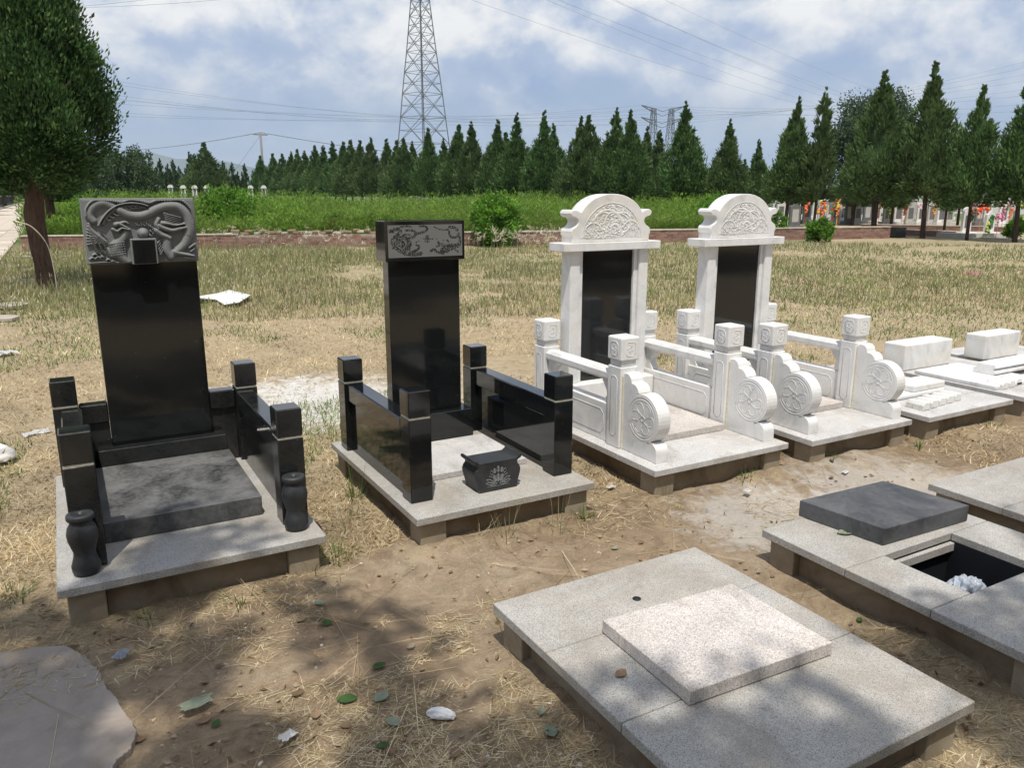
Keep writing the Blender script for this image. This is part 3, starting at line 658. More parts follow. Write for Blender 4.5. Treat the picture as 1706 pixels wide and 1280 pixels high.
def white_rail(t, x0, x1, y0, y1, ax):
    """rounded top rail, bracket corners and a lower panel along ax"""
    if ax == 'y':
        cx = (x0+x1)/2; prof = [(cx-.036, .545), (cx-.046, .560), (cx-.046, .590), (cx-.030, .607), (cx+.030, .607), (cx+.046, .590), (cx+.046, .560), (cx+.036, .545)]
        MB().prism(prof, 'y', y0, y1).build('top_rail', M['marble'], t)
        p = MB(); p.box(cx-.038, cx+.038, y0, y1, SZ+.001, .403, .003)
        L_ = y1-y0
        for X in (cx-.038, cx+.038): oct_ring(p, ((y0+y1)/2, .285), 'x', L_/2-.06, .075, .03, X)
        p.build('lower_panel', M['marble'], t)
        for ya, s in ((y0, 1), (y1, -1)):
            o = [(ya, .404), (ya+s*.075, .404), (ya+s*.062, .425), (ya+s*.045, .452), (ya+s*.050, .480), (ya+s*.075, .510), (ya+s*.10, .544), (ya, .544)]
            MB().prism(o, 'x', cx-.028, cx+.028).build('bracket', M['marble_warm'], t)
        return
    cy = (y0+y1)/2; prof = [(cy-.036, .545), (cy-.046, .560), (cy-.046, .590), (cy-.030, .607), (cy+.030, .607), (cy+.046, .590), (cy+.046, .560), (cy+.036, .545)]
    MB().prism(prof, 'x', x0, x1).build('top_rail', M['marble'], t)
    MB().box(x0, x1, cy-.038, cy+.038, SZ+.001, .403, .003).build('lower_panel', M['marble'], t)
def white_monument(x0, cx, fp, fr, bl, br, ztf, ztb, sy, lab_stele, lab_rail, lab_cover, right_hi=True):
    s = .13
    t = thing('grave_railing', ((fp[0]+fr[0])/2, fp[1]+.4, SZ), lab_rail, 'railing', 'white marble railings')
    for p, z in ((fp, ztf), (fr, ztf), (bl, ztb), (br, ztb)): white_post(t, p[0], p[1], z)
    white_rail(t, fp[0], fp[0]+s, fp[1]+s-.003, bl[1]+.003, 'y'); white_rail(t, fr[0], fr[0]+s, fr[1]+s-.003, br[1]+.003, 'y')
    for p in (fp, fr):
        drum_wall(t, p[0]+s/2, p[1]+.004)
        for X in (p[0]+s/2-.043, p[0]+s/2+.043): pass
        MB().box(p[0]+.016, p[0]+s-.016, p[1]-.0045, p[1]+.0035, SZ+.001, .60).build('mortar_joint', M['grout'], t)
    # stele
    st = thing('headstone', (cx, sy+.06, SZ), lab_stele, 'headstone', 'white marble headstones with arched tops')
    hw = .313
    MB().box(cx-.36, cx+.36, sy-.05, sy+.20, SZ+.001, .376, .005).build('pedestal', M['marble'], st)
    for sg in (-1, 1):
        a, b = (cx-hw, cx-hw+.075) if sg < 0 else (cx+hw-.075, cx+hw)
        MB().box(a, b, sy, sy+.11, .3765, 1.243, .004).build('column', M['marble'], st)
        a2, b2 = (b+.0005, b+.032) if sg < 0 else (a-.032, a-.0005)
        MB().box(a2, b2, sy+.018, sy+.10, .3765, 1.243, .003).build('column_inset', M['marble'], st)
    MB().box(cx-hw+.1075, cx+hw-.1075, sy+.036, sy+.08, .3765, 1.243, .001).build('inscription_panel', M['black'], st)
    white_rail(t, bl[0]+s-.003, cx-hw-.048, sy+.055, sy+.145, 'x'); white_rail(t, cx+hw+.048, br[0]+.003, sy+.055, sy+.145, 'x')
    MB().box(cx-.386, cx+.386, sy-.035, sy+.145, 1.2435, 1.296, .004, seg=2).build('lintel', M['marble'], st)
    half = [(.305, 0), (.305, .038), (.314, .050), (.314, .072), (.306, .088), (.288, .098), (.270, .110), (.262, .125), (.264, .142), (.278, .156), (.300, .160), (.316, .168), (.322, .184), (.316, .199), (.300, .206), (.278, .205), (.258, .197), (.243, .190),
            (.235, .200), (.220, .219), (.195, .243), (.165, .264), (.13, .281), (.09, .294), (.045, .302), (0, .304)]
    out = [(cx+a, 1.2965+b) for a, b in half] + [(cx-a, 1.2965+b) for a, b in half[::-1][1:]]
    hd = MB().prism(out, 'y', sy-.008, sy+.125, .005).build('arched_head', M['marble_warm'] if right_hi else M['marble'], st)
    # carved field of swirling feathers
    W, H = .50, .235; lr = random.Random(5); S = []; hu = .25
    def inside(u, v, k=1.0): return ((u-hu)/(.244*k))**2 + ((v+.035)/(.262*k))**2 < 1 and v > .004
    S.append(([(hu-.242*math.cos(a), -.035+.260*math.sin(a)) for a in np.linspace(.16, math.pi-.16, 20)], .0024, .0024, .004))
    S.append(([(.02, .010), (.1, .014), (.2, .007), (.33, .013), (.48, .008)], .003, .003, .004))
    for c_, r_, a0, a1, w_ in (((.21, .05), .13, 20, 150, .010), ((.29, .05), .11, 10, 120, .009), ((.18, .09), .075, 60, 250, .009), ((.33, .10), .065, -80, 120, .009), ((.25, .11), .055, 0, 200, .011), ((.10, .03), .07, 20, 160, .007), ((.40, .04), .07, 20, 160, .008), ((.27, .06), .03, 0, 300, .010)):
        S.append(([(c_[0]+r_*math.cos(R(a)), c_[1]+r_*math.sin(R(a))) for a in np.linspace(a0, a1, 8)], w_, w_*.4, .005))
    for i in range(620):
        u, v = lr.uniform(.0, .50), lr.uniform(.008, .23)
        if not inside(u, v, .95): continue
        a = math.atan2(v-.05, u-hu)+lr.choice((.6, 1.6, 2.2))+lr.uniform(-.5, .5); l = lr.uniform(.012, .04); cv = lr.uniform(-.9, .9)
        S.append(([(u, v), (u+l*.5*math.cos(a), v+l*.5*math.sin(a)), (u+l*math.cos(a+cv), v+l*math.sin(a+cv))], lr.uniform(.0025, .0050), .0014, lr.uniform(.0018, .0048)))
    U, V, Z = relief(W, H, 250, 118, S); keep = (((U-hu)/.246)**2+((V+.035)/.264)**2 < 1)
    relief_mesh('carving', hd, M['marble_warm'] if right_hi else M['marble'], U, V, Z-.0012, cx-.25, sy-.0085, 1.2965+.022, keep=keep)
    # pinkish cover slab
    c = thing('cover_slab', (cx, 3.75, SZ), lab_cover, 'grave cover')
    MB().box(fp[0]+s+.01, fr[0]-.008, 3.47, sy-.06, SZ+.001, SZ+.042, .003).build('slab', M['granite_pink'], c)
white_monument(2.607, 3.13, (2.66, 3.487), (3.470, 3.487), (2.66, 4.31), (3.47, 4.31), .818, .80, 4.25,
    'white marble headstone with arched carved top and black panel, the one nearer the black headstones',
    'white marble balustrade with scroll walls around the nearer white monument', 'pinkish granite cover slab inside the nearer white balustrade')
white_monument(3.762, 4.24, (3.815, 3.455), (4.570, 3.425), (3.815, 4.24), (4.57, 4.24), .800, .79, 4.19,
    'white marble headstone with arched carved top and black panel, the one farther to the right',
    'white marble balustrade with scroll walls around the farther white monument', 'pinkish granite cover slab inside the farther white balustrade', False)

# ---------------- loose marble on the plots to the right
def block(x0, x1, y0, y1, z0, z1, label, rz=0, mat='marble_warm', name='marble_block', group='loose marble pieces', bev=.008):
    cx, cy = (x0+x1)/2, (y0+y1)/2; t = thing(name, (cx, cy, z0), label, 'stone block', group, R(rz))
    MB().box(x0, x1, y0, y1, z0+.001, z1, bev, seg=2).build('block', M[mat], t)
    return t
def one(name, mb, mat, loc, label, cat, group=None):
    o = mb.build(name, mat); me = o.data; loc = Vector(loc)
    me.transform(Matrix.Translation(-loc)); o.location = loc; tag(o, label, cat, group); return o
def finials(x0, y0, n, dx, dy, label, group):
    names = ['first', 'second', 'third', 'fourth', 'fifth', 'sixth']
    for i in range(n):
        x = x0+i*dx; y = y0+i*dy; l = .13+.02*random.random(); w = .038; h = .055
        m_ = MB(); r = random.Random(i)
        out = [(x-w, SZ+.001), (x+w, SZ+.001), (x+w, SZ+h*.6), (x+w*.7, SZ+h), (x-w*.6, SZ+h*1.05), (x-w, SZ+h*.65)]
        m_.prism(out, 'y', y, y+l*.6, .006); m_.prism([(a*.8+x*.2, b*.9+SZ*.1+.001) for a, b in out], 'y', y+l*.6, y+l, .006)
        one('rough_stone', m_, M['marble_warm'], (x, y, SZ), f'rough white stone, {names[i]} from the left {label}', 'stone', group)
finials(4.99, 3.14, 5, .108, .012, 'behind the farther white monument', 'rough stones in a row')
finials(6.06, 3.22, 4, .11, .01, 'before the moulded beam', 'rough stones in a farther row')
block(5.95, 6.585, 3.985, 4.19, SZ, .392, 'big white marble block on the fourth base of the back row, nearer of two alike', 0, bev=.012)
block(6.97, 7.50, 3.92, 4.11, SZ, .392, 'big white marble block with dry stalks before it, farther right of two alike', 0, bev=.012)
block(5.25, 5.62, 3.42, 3.62, SZ+.030, SZ+.078, 'white marble plate lying behind the row of rough stones, uppermost of two')
block(5.05, 5.60, 3.40, 3.82, SZ, SZ+.03, 'white marble plate lying flat behind the rough stones, lowest of two', mat='marble')
block(5.965, 6.55, 3.24, 3.90, SZ, SZ+.032, 'wide pale marble slab lying on the left half of the fourth base', mat='marble')
t = thing('marble_beam', (6.65, 3.52, SZ), 'long white marble beam with moulded profile and carved end', 'stone beam')
o_ = [(3.46, .204), (3.62, .204), (3.63, .24), (3.60, .25), (3.60, .285), (3.46, .285), (3.445, .262), (3.47, .248), (3.46, .238), (3.44, .232), (3.44, .215)]
MB().prism(o_, 'x', 6.31, 7.0, .003).build('beam', M['marble'], t); MB().lathe([(.0, -.004), (.018, -.004), (.018, .0)], (0, 0, 0), 10).build('end_boss', M['marble_warm'], t).matrix_local = Matrix.Translation((6.309-6.65, 0.0, .075)) @ Matrix.Rotation(R(90), 4, 'Y')
block(8.3, 8.9, 3.8, 4.1, 0, .30, 'white marble block at the far right edge of the back row')

# ---------------- foreground covers
t = thing('cover_slab', (1.70, 1.71, SZ), 'pink speckled granite cover slab on the empty foreground grave base', 'grave cover')
MB().prism([(1.418, 1.486), (1.985, 1.462), (1.990, 1.905), (1.430, 1.928)], 'z', SZ+.003, .219, .003).build('slab', M['granite_pink'], t)
t = thing('vault_lid', (3.1, 2.1, SZ), 'thick black granite lid lying askew behind the open vault', 'grave cover')
MB().prism([(2.845, 1.905), (3.402, 1.888), (3.345, 2.278), (2.790, 2.298)], 'z', SZ+.001, .248, .004).build('slab', M['black_lid'], t)
def crumple(name, c, sx, sy, sz, seed, mat, label, cat, sub=4, group=None):
    bm = bmesh.new(); bmesh.ops.create_icosphere(bm, subdivisions=sub, radius=1); r = random.Random(seed); ph = [(r.uniform(0, 6), r.uniform(2, 7), Vector((r.uniform(-1, 1), r.uniform(-1, 1), r.uniform(-1, 1))).normalized()) for _ in range(16)]
    for v in bm.verts:
        d = max(abs(math.sin(p+f*v.co.dot(n))) for p, f, n in ph[:4]); e = sum(abs(math.sin(p*2+2.3*f*v.co.dot(n))) for p, f, n in ph[4:])/12; k = .32+.52*d**3+.52*e
        v.co = Vector((v.co.x*sx*k, v.co.y*sy*k, max(v.co.z*sz*k, -.25*sz)))
    me = bpy.data.meshes.new(name); bm.to_mesh(me); bm.free(); me.materials.append(mat)
    o = bpy.data.objects.new(name, me); col.objects.link(o); o.location = c; o.rotation_euler.z = r.uniform(0, 3); me.polygons.foreach_set('use_smooth', [True]*len(me.polygons)); tag(o, label, cat, group); return o
crumple('plastic_bag', (2.87, 1.560, .112), .066, .046, .060, 3, M['plastic'], 'crumpled translucent white plastic bag in the corner of the open vault', 'bag', 5)
# loose lining block under the bag keeps it at the rim
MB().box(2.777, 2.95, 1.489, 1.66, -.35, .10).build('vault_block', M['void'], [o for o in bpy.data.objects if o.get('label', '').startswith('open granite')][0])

# ------------------------------------------------------------------ foliage builders
def unit(a): return a/np.maximum(np.linalg.norm(a, axis=-1, keepdims=True), 1e-9)
def cards(P, D, L_, Wd, rs):
    """one leaf or spray per row: a folded diamond from P along D"""
    n = len(P); S = unit(np.cross(D, unit(rs.normal(size=(n, 3))))); N_ = np.cross(D, S)
    L_ = np.broadcast_to(L_, (n,))[:, None]; Wd = np.broadcast_to(Wd, (n,))[:, None]
    v = np.stack([P, P+D*L_*.45+S*Wd+N_*Wd*.3, P+D*L_, P+D*L_*.45-S*Wd+N_*Wd*.3], 1).reshape(-1, 3)
    q = np.arange(n*4).reshape(n, 4); return v, q
def cypress_mesh(name, seed, H, Rm, z0, prof, nclump, per, L_, W_, mat, spire=True, lean=0.0, two=False, tight=1.0):
    rs = np.random.default_rng(seed); t = rs.random(nclump*3); ts = np.array([p[0] for p in prof]); rp = np.array([p[1] for p in prof])
    rad = np.interp(t, ts, rp); keep = rs.random(nclump*3) < (rad/rad.max()*.85+.18); t = t[keep][:nclump]; n = len(t)
    a = rs.random(n)*2*math.pi; lump = 1+.20*np.sin(a*3+seed+t*9)+.13*np.sin(a*5+t*21+seed*2); rr = np.interp(t, ts, rp)*Rm*lump*(.62+.42*np.sqrt(rs.random(n)))
    C = np.stack([np.cos(a)*rr, np.sin(a)*rr, z0+t*(H-z0)], 1); out = unit(np.stack([np.cos(a), np.sin(a), np.zeros(n)], 1))
    up = np.array([0, 0, 1.]); cs = (.09+.13*rs.random(n))*(.07+rad[keep][:nclump])*Rm/1.2*tight
    j = np.repeat(np.arange(n), per); m = len(j)
    off = rs.normal(size=(m, 3))*cs[j][:, None]*np.array([.8, .8, 1.5])
    P = C[j]+off; P[:, 2] = np.clip(P[:, 2], z0-.12, H)
    D = unit(up*(.85+.5*rs.random((m, 1)))+out[j]*(.30+.5*rs.random((m, 1)))+rs.normal(size=(m, 3))*.33)
    low = P[:, 2] < z0+.12*(H-z0); D[low] = unit(D[low]*np.array([1, 1, .35])+out[j][low]*.4)
    v, q = cards(P, D, L_*(.6+.8*rs.random(m))*np.where(t[j] > .86, .6, 1), W_*(.6+.8*rs.random(m)), rs)
    if lean: v[:, 0] += lean*(v[:, 2]-z0)
    # inner boughs
    me_v, me_q = [v], [q]; b = len(v)
    ring = 9; lv = 10; iv = []
    for i in range(lv):
        tt = i/(lv-1); r_ = np.interp(tt*.93, ts, rp)*Rm*.60
        for k in range(ring):
            aa = 2*math.pi*k/ring; iv.append(((r_*(1+.2*math.sin(aa*3+i)))*math.cos(aa), r_*(1+.2*math.sin(aa*2+i*2))*math.sin(aa), z0+.08+tt*.93*(H-z0)))
    iq = [(b+i*ring+k, b+i*ring+(k+1) % ring, b+(i+1)*ring+(k+1) % ring, b+(i+1)*ring+k) for i in range(lv-1) for k in range(ring)]
    me_v.append(np.array(iv)); me_q.append(np.array(iq))
    return np_mesh(name, np.concatenate(me_v), np.concatenate(me_q), mat)
PROF = {
 'a': [(0, .35), (.05, .78), (.14, 1), (.28, .90), (.45, .68), (.6, .45), (.70, .29), (.80, .16), (.90, .075), (1, .015)],
 'b': [(0, .30), (.08, .85), (.2, 1), (.36, .82), (.52, .57), (.66, .36), (.78, .20), (.90, .085), (1, .015)],
 'c': [(0, .4), (.06, .8), (.16, 1), (.34, .80), (.5, .50), (.62, .30), (.72, .18), (.85, .09), (1, .02)],
 'd': [(0, .2), (.1, .6), (.25, .9), (.45, 1), (.65, .8), (.85, .45), (1, .05)]}
def trunk_mb(h, r, seed, fork=False, lean=0.0, H=None, n=9):
    rs = random.Random(seed); mb = MB(); H = H or h
    def stem(dx, dy, r0):
        p = [(dx*.2+rs.uniform(-.01, .01), dy*.2, -.15), (dx*.35, dy*.35, .1), (dx*.7, dy*.7, h*.5), (dx, dy, h), (dx*1.1+lean, dy*1.1, h+(H-h)*.5), (lean*2, 0, h+(H-h)*.85)]
        mb.tube(p, [r0*1.35, r0*1.08, r0*.98, r0*.85, r0*.5, r0*.12], n)
    if fork: stem(-r*.9, .03, r*.72); stem(r*1.1, -.05, r*.62)
    else: stem(rs.uniform(-.03, .03), 0, r)
    for i in range(7):
        a = rs.uniform(0, 6.28); zz = h+rs.uniform(0, (H-h)*.4); l = rs.uniform(.3, .6)
        mb.tube([(0, 0, zz-.1), (l*math.cos(a)*.5, l*math.sin(a)*.5, zz+.08), (l*math.cos(a), l*math.sin(a), zz+.35)], [r*.3, r*.2, r*.05], 5)
    return mb
def make_tree(crown_mesh_obj, trunk_obj, name='cypress_tree'):
    e = bpy.data.objects.new(name, None); col.objects.link(e); crown_mesh_obj.parent = e; trunk_obj.parent = e; return e
protos = []
for i, (pk, fork, Rm, ln) in enumerate((('a', False, 1.18, 0), ('b', True, 1.2, .01), ('c', False, 1.15, -.008), ('a', True, 1.25, .006), ('b', False, 1.05, 0), ('c', True, 1.2, 0))):
    cr = cypress_mesh('crown', 40+i, 6.1, Rm*.93, 1.45, PROF[pk], 330, 40, .19, .028, M['cypress'], lean=ln)
    tr = trunk_mb(1.7, .085 if not fork else .10, i, fork, 0, 5.6).build('trunk', M['bark_dark']); protos.append(make_tree(cr, tr))
slim_c = cypress_mesh('crown', 77, 6.6, .62, 1.5, [(0, .5), (.08, 1), (.2, .9), (.35, .95), (.5, .62), (.65, .5), (.8, .28), (1, .03)], 150, 32, .26, .03, M['cypress'], lean=.012)
slim = make_tree(slim_c, trunk_mb(1.7, .07, 9, False, 0, 6).build('trunk', M['bark_dark']))

# conifers of the long row: heading, top edge -> distance and height
ROW = [(440, 262), (460, 258), (475, 259), (488, 256), (500, 252), (513, 255), (530, 246), (543, 246), (558, 240), (573, 240), (588, 238), (603, 237), (618, 234), (647, 236), (660, 238), (673, 234), (688, 240),
       (719, 219), (744, 236), (762, 214), (790, 210), (826, 206), (862, 196), (903, 192), (924, 212), (962, 202), (979, 200), (1018, 188), (1052, 192), (1075, 217), (1097, 222), (1139, 178), (1210, 206), (1262, 236),
       (1312, 172), (1360, 155), (1462, 131), (1545, 118), (1620, 150), (1702, 132), (1580, 204)]
def dist(px): return 1/np.interp(px, [300, 440, 903, 1545, 1800], [.0072, .0100, .0212, .0335, .0385])
ordw = ['first','second','third','fourth','fifth','sixth','seventh','eighth','ninth','tenth','eleventh','twelfth','thirteenth','fourteenth','fifteenth','sixteenth','seventeenth','eighteenth','nineteenth','twentieth','twenty-first','twenty-second']
ROWs = sorted(ROW); pr_used = set(); slim_used = False
tree_rnd = random.Random(3)
for i, (px, yt) in enumerate(ROWs):
    back = px in (744, 924, 1075, 1097, 1580, 1262, 647, 688)
    d = dist(px)*(1.16 if back else 1.0); Ht = 1.6+(323-yt)*d/1357
    if px == 1360: src = slim; slim_h = 6.6; first = not slim_used; slim_used = True
    else:
        k = (i*5+tree_rnd.randrange(6)) % 6; src = protos[k]; slim_h = 6.1; first = k not in pr_used; pr_used.add(k)
    o = src if first else copy_tree(src)
    x, y = at(px, d); s = Ht/slim_h; o.location = (x, y, 0)
    wmul = {1360: 1.0, 1097: 1.3, 1545: 1.0, 1210: 1.05}.get(px, tree_rnd.uniform(.98, 1.22) if px < 1280 else tree_rnd.uniform(.88, 1.02))
    if px < 650: wmul *= 1.15
    o.scale = (s*wmul*tree_rnd.uniform(.88, 1.12), s*wmul, s); o.rotation_euler = (R(tree_rnd.uniform(-2.2, 2.2)), R(tree_rnd.uniform(-2.2, 2.2)), tree_rnd.uniform(0, 6.28))
    if i < 21: pos = f'{ordw[i]} from the left end of the row'
    else: pos = f'{ordw[len(ROWs)-1-i]} from the right end of the row'
    if px == 1360: lb = 'slimmest, sparse cypress with thin leaning spire, right part of the row'
    elif px == 1545: lb = 'tallest cypress of the row, with a slender spire'
    elif px == 1702: lb = 'big dark cypress cut by the right edge of the picture'
    elif px == 1139: lb = 'tall broad cypress just left of the gap in the row, before the far pylon'
    elif px == 1210: lb = 'shorter ragged cypress standing alone in the gap, behind the farther white monument'
    elif px == 1097: lb = 'low round topped cypress left of the tall broad one, before the far pylon'
    else: lb = 'dark green cypress, '+pos
    tag(o, lb, 'tree', 'cypress trees in a long row')
for k, p in enumerate(protos):
    if k not in pr_used:
        for c in list(p.children): bpy.data.objects.remove(c)
        bpy.data.objects.remove(p)
# second, denser line behind the right half so that trunks and crowns overlap
BACK = [(1335, 240), (1490, 246), (990, 236), (1160, 258), (1240, 268), (1425, 238), (840, 226), (1602, 250)]
for i, (px, yt) in enumerate(sorted(BACK)):
    d = dist(px)*1.32; o = copy_tree(protos[[1, 3, 4, 0][i % 4]] if True else 0); x, y = at(px, d); Ht = 1.6+(323-yt)*d/1357; s = Ht/6.1
    o.location = (x, y, 0); o.scale = (s*1.25, s*1.25, s); o.rotation_euler.z = i*1.3
    tag(o, f'shadier cypress in the second line, {ordw[i]} from the left of eight', 'tree', 'cypress trees of the second line')

# near cypress at the left
def near_tree():
    H = 8.6; c = cypress_mesh('crown', 5, H, 1.04, 1.72, [(0, .42), (.04, .78), (.10, .98), (.18, 1), (.32, .90), (.5, .68), (.7, .42), (.88, .18), (1, .03)], 1500, 80, .085, .018, M['cypress_near'], tight=.75)
    tm = MB(); path_ = catmull([(.05, 0, -.15), (.02, .01, .3), (-.03, .02, 1.0), (.02, 0, 1.7), (.05, 0, 2.6), (.03, .03, 5.0), (.05, 0, 7.3)], 9); rd = [.20-.05*min(1, i/9) - .12*max(0, (i-22)/32) for i in range(len(path_))]
    tm.tube(path_, rd, 28)
    for v in tm.bm.verts:
        a = math.atan2(v.co.y, v.co.x); k = 1+.30*(float(fbm(np.array(a*3.2+20), np.array(v.co.z*1.6+5), 4))-.5)+.12*(float(fbm(np.array(a*9+40), np.array(v.co.z*3+9), 2))-.5); v.co.x *= k; v.co.y *= k
    for q_ in range(12):
        a = q_*1.7; zz = 1.75+.16*q_; tm.tube([(0, 0, zz-.1), (.45*math.cos(a), .45*math.sin(a), zz+.12), (.95*math.cos(a), .95*math.sin(a), zz+.5)], [.05, .032, .01], 6)
    tr = tm.build('trunk', M['bark'])
    e = make_tree(c, tr); e.location = (-.30, 15.86, 0); return tag(e, 'big dark cypress with reddish trunk at the left edge, nearest tree', 'tree', 'cypress trees along the paved path')
NT = near_tree()
for i, (x, y, s) in enumerate(((-.15, 29, .85), (-.3, 43, .8), (-.3, 60, .8))):
    o = copy_tree(NT); o.location = (x, y, 0); o.scale = (s, s, s); o.rotation_euler.z = 1.9*(i+1)
    o['label'] = ['cypress right behind the nearest tree, its dark trunk beside the other', 'third cypress along the right side of the paved path', 'farthest cypress along the right side of the paved path'][i]
PL = [(-6.3, 24), (-6.4, 32), (-6.3, 41), (-6.4, 50), (-6.3, 60), (-6.4, 72), (-6.4, 88), (-6.3, 106), (-6.4, 126), (-6.3, 150)]
for i, (x, y) in enumerate(PL):
    o = copy_tree(NT); s = .8+.06*(i % 3); o.location = (x+.6, y, 0); o.scale = (s*1.9, s*1.3, s); o.rotation_euler.z = 1.1*i+.5
    o['label'] = f'cypress on the left side of the paved path, {ordw[i]} counted from the camera'; o['group'] = 'cypress trees left of the path'

# broadleaf and far trees
def broad_mesh(name, seed, H, R_, z0, n, per, L_, W_, mat, zr=None):
    rs = np.random.default_rng(seed); zr = zr or (H-z0)/2; u = unit(rs.normal(size=(n, 3))); lump = 1+.22*np.sin(u[:, 0]*5+seed)+.18*np.sin(u[:, 1]*7+seed*2)
    C = u*np.array([R_, R_, zr])*(lump*(.55+.45*rs.random(n)**.5))[:, None]+np.array([0, 0, (H+z0)/2]); C[:, 2] = np.clip(C[:, 2], z0, H)
    j = np.repeat(np.arange(n), per); m = len(j); P = C[j]+rs.normal(size=(m, 3))*R_*.10
    D = unit(u[j]*.5+rs.normal(size=(m, 3))*.8+np.array([0, 0, -.1])); v, q = cards(P, D, L_*(.6+.8*rs.random(m)), W_*(.6+.8*rs.random(m)), rs)
    return np_mesh(name, v, q, mat)
def broad_trunk(h, r, H, R_, seed):
    rs = random.Random(seed); mb = MB(); mb.tube([(0, 0, -.1), (.02, 0, h*.5), (0, .03, h), (.1, 0, h+(H-h)*.5), (.05, .05, H*.93)], [r*1.3, r, r*.9, r*.5, r*.1], 9)
    for i in range(9):
        a = i*.9+rs.random(); zz = h+rs.random()*(H-h)*.4; mb.tube([(0, 0, zz-.2), (R_*.4*math.cos(a), R_*.4*math.sin(a), zz+.3), (R_*.75*math.cos(a), R_*.75*math.sin(a), zz+.9)], [r*.4, r*.25, r*.05], 5)
    return mb.build('trunk', M['bark_dark'])
d = 62; bt = make_tree(broad_mesh('crown', 8, 8.6, 3.1, 3.0, 700, 40, .19, .06, M['broad']), broad_trunk(3.0, .2, 8.0, 3, 1), 'broadleaf_tree')
x, y = at(1447, d); bt.location = (x, y, 0); tag(bt, 'large round crowned broadleaf tree behind the cypresses at the right', 'tree')
for i, (x, y, s_) in enumerate(((1.2, -6.6, 1.0), (-4.6, -6.3, .95), (7.4, -6.8, 1.0), (13.0, -6.9, .95))):
    o = copy_tree(bt); o.location = (x, y, 0); o.scale = (s_, s_*.8, s_*.8); o.rotation_euler.z = i*1.3+.4; tag(o, f'round crowned broadleaf tree behind the photographer, {ordw[i]} planted', 'tree', 'broadleaf trees behind the camera')
# hazy trees at the left distance
wb = make_tree(broad_mesh('crown', 12, 6.0, 1.8, .9, 150, 26, .36, .08, M['broad']), broad_trunk(1.2, .12, 5.4, 1.6, 3), 'willow_tree'); first = True
for i, (px, yt, d) in enumerate(((150, 272, 70), (172, 262, 78), (196, 254, 84), (214, 258, 84), (231, 250, 88), (248, 276, 60), (128, 288, 60), (110, 292, 55))):
    o = wb if first else copy_tree(wb); first = False; x, y = at(px, d); s = (1.6+(323-yt)*d/1357)/6.0; o.location = (x, y, 0); o.scale = (s*.8, s*.8, s); o.rotation_euler.z = i*1.7
    tag(o, f'grey green bushy tree in the left distance, {ordw[i]} of its clump', 'tree', 'bushy trees in the left distance')
pc = make_tree(cypress_mesh('crown', 91, 6.0, .62, .5, PROF['d'], 90, 30, .34, .05, M['broad']), trunk_mb(.7, .06, 3, False, 0, 5.5).build('trunk', M['bark_dark']), 'poplar_tree'); first = True
for i, (px, yt) in enumerate(((252, 280), (262, 284), (271, 268), (283, 276), (292, 270), (302, 280), (312, 286), (376, 272), (390, 274), (398, 288), (410, 276), (424, 286), (434, 280), (322, 258))):
    o = pc if first else copy_tree(pc); first = False; d = 112; x, y = at(px, d); s = (1.6+(323-yt)*d/1357)/6.0; o.location = (x, y, 0); o.scale = (s*.9, s*.9, s); o.rotation_euler.z = i
    tag(o, f'young slender far tree between path and long row, {ordw[i]} planted counting rightwards', 'tree', 'slender young trees in the left distance')
for i, (px, yt, wm, lb) in enumerate(((347, 242, 1.2, 'pointed conifer alone left of the utility pole'), (330, 258, 1.1, 'lower conifer leaning on the pointed lone one, left of the utility pole'), (362, 268, 1.0, 'lowest conifer at the right foot of the pointed lone one'))):
    o = copy_tree(protos[(i*2) % 6 if (i*2) % 6 in pr_used else 0]); d = 92+i*2; x, y = at(px, d); s = (1.6+(323-yt)*d/1357)/6.1; o.location = (x, y, -.8); o.scale = (s*1.5*wm, s*1.5*wm, s*1.12); tag(o, lb, 'tree', 'conifers left of the utility pole')
for i, (x, y) in enumerate(((-9, -9), (-6.2, -9.4), (-3.6, -9), (-1.0, -9.5), (1.6, -9.1), (4.2, -9.4), (6.8, -9), (9.4, -9.5), (12, -9.2), (14.8, -9.4), (-7.6, -11), (-2.3, -11.2), (2.9, -11), (8.1, -11.2), (13.4, -11))):
    o = copy_tree(protos[[1, 3, 4][i % 3]]); o.location = (x, y, 0); o.scale = (1.35, 1.35, 1.15); o.rotation_euler.z = i*1.1
    tag(o, f'cypress of the row behind the photographer, {ordw[i]} planted', 'tree', 'cypress trees behind the camera')
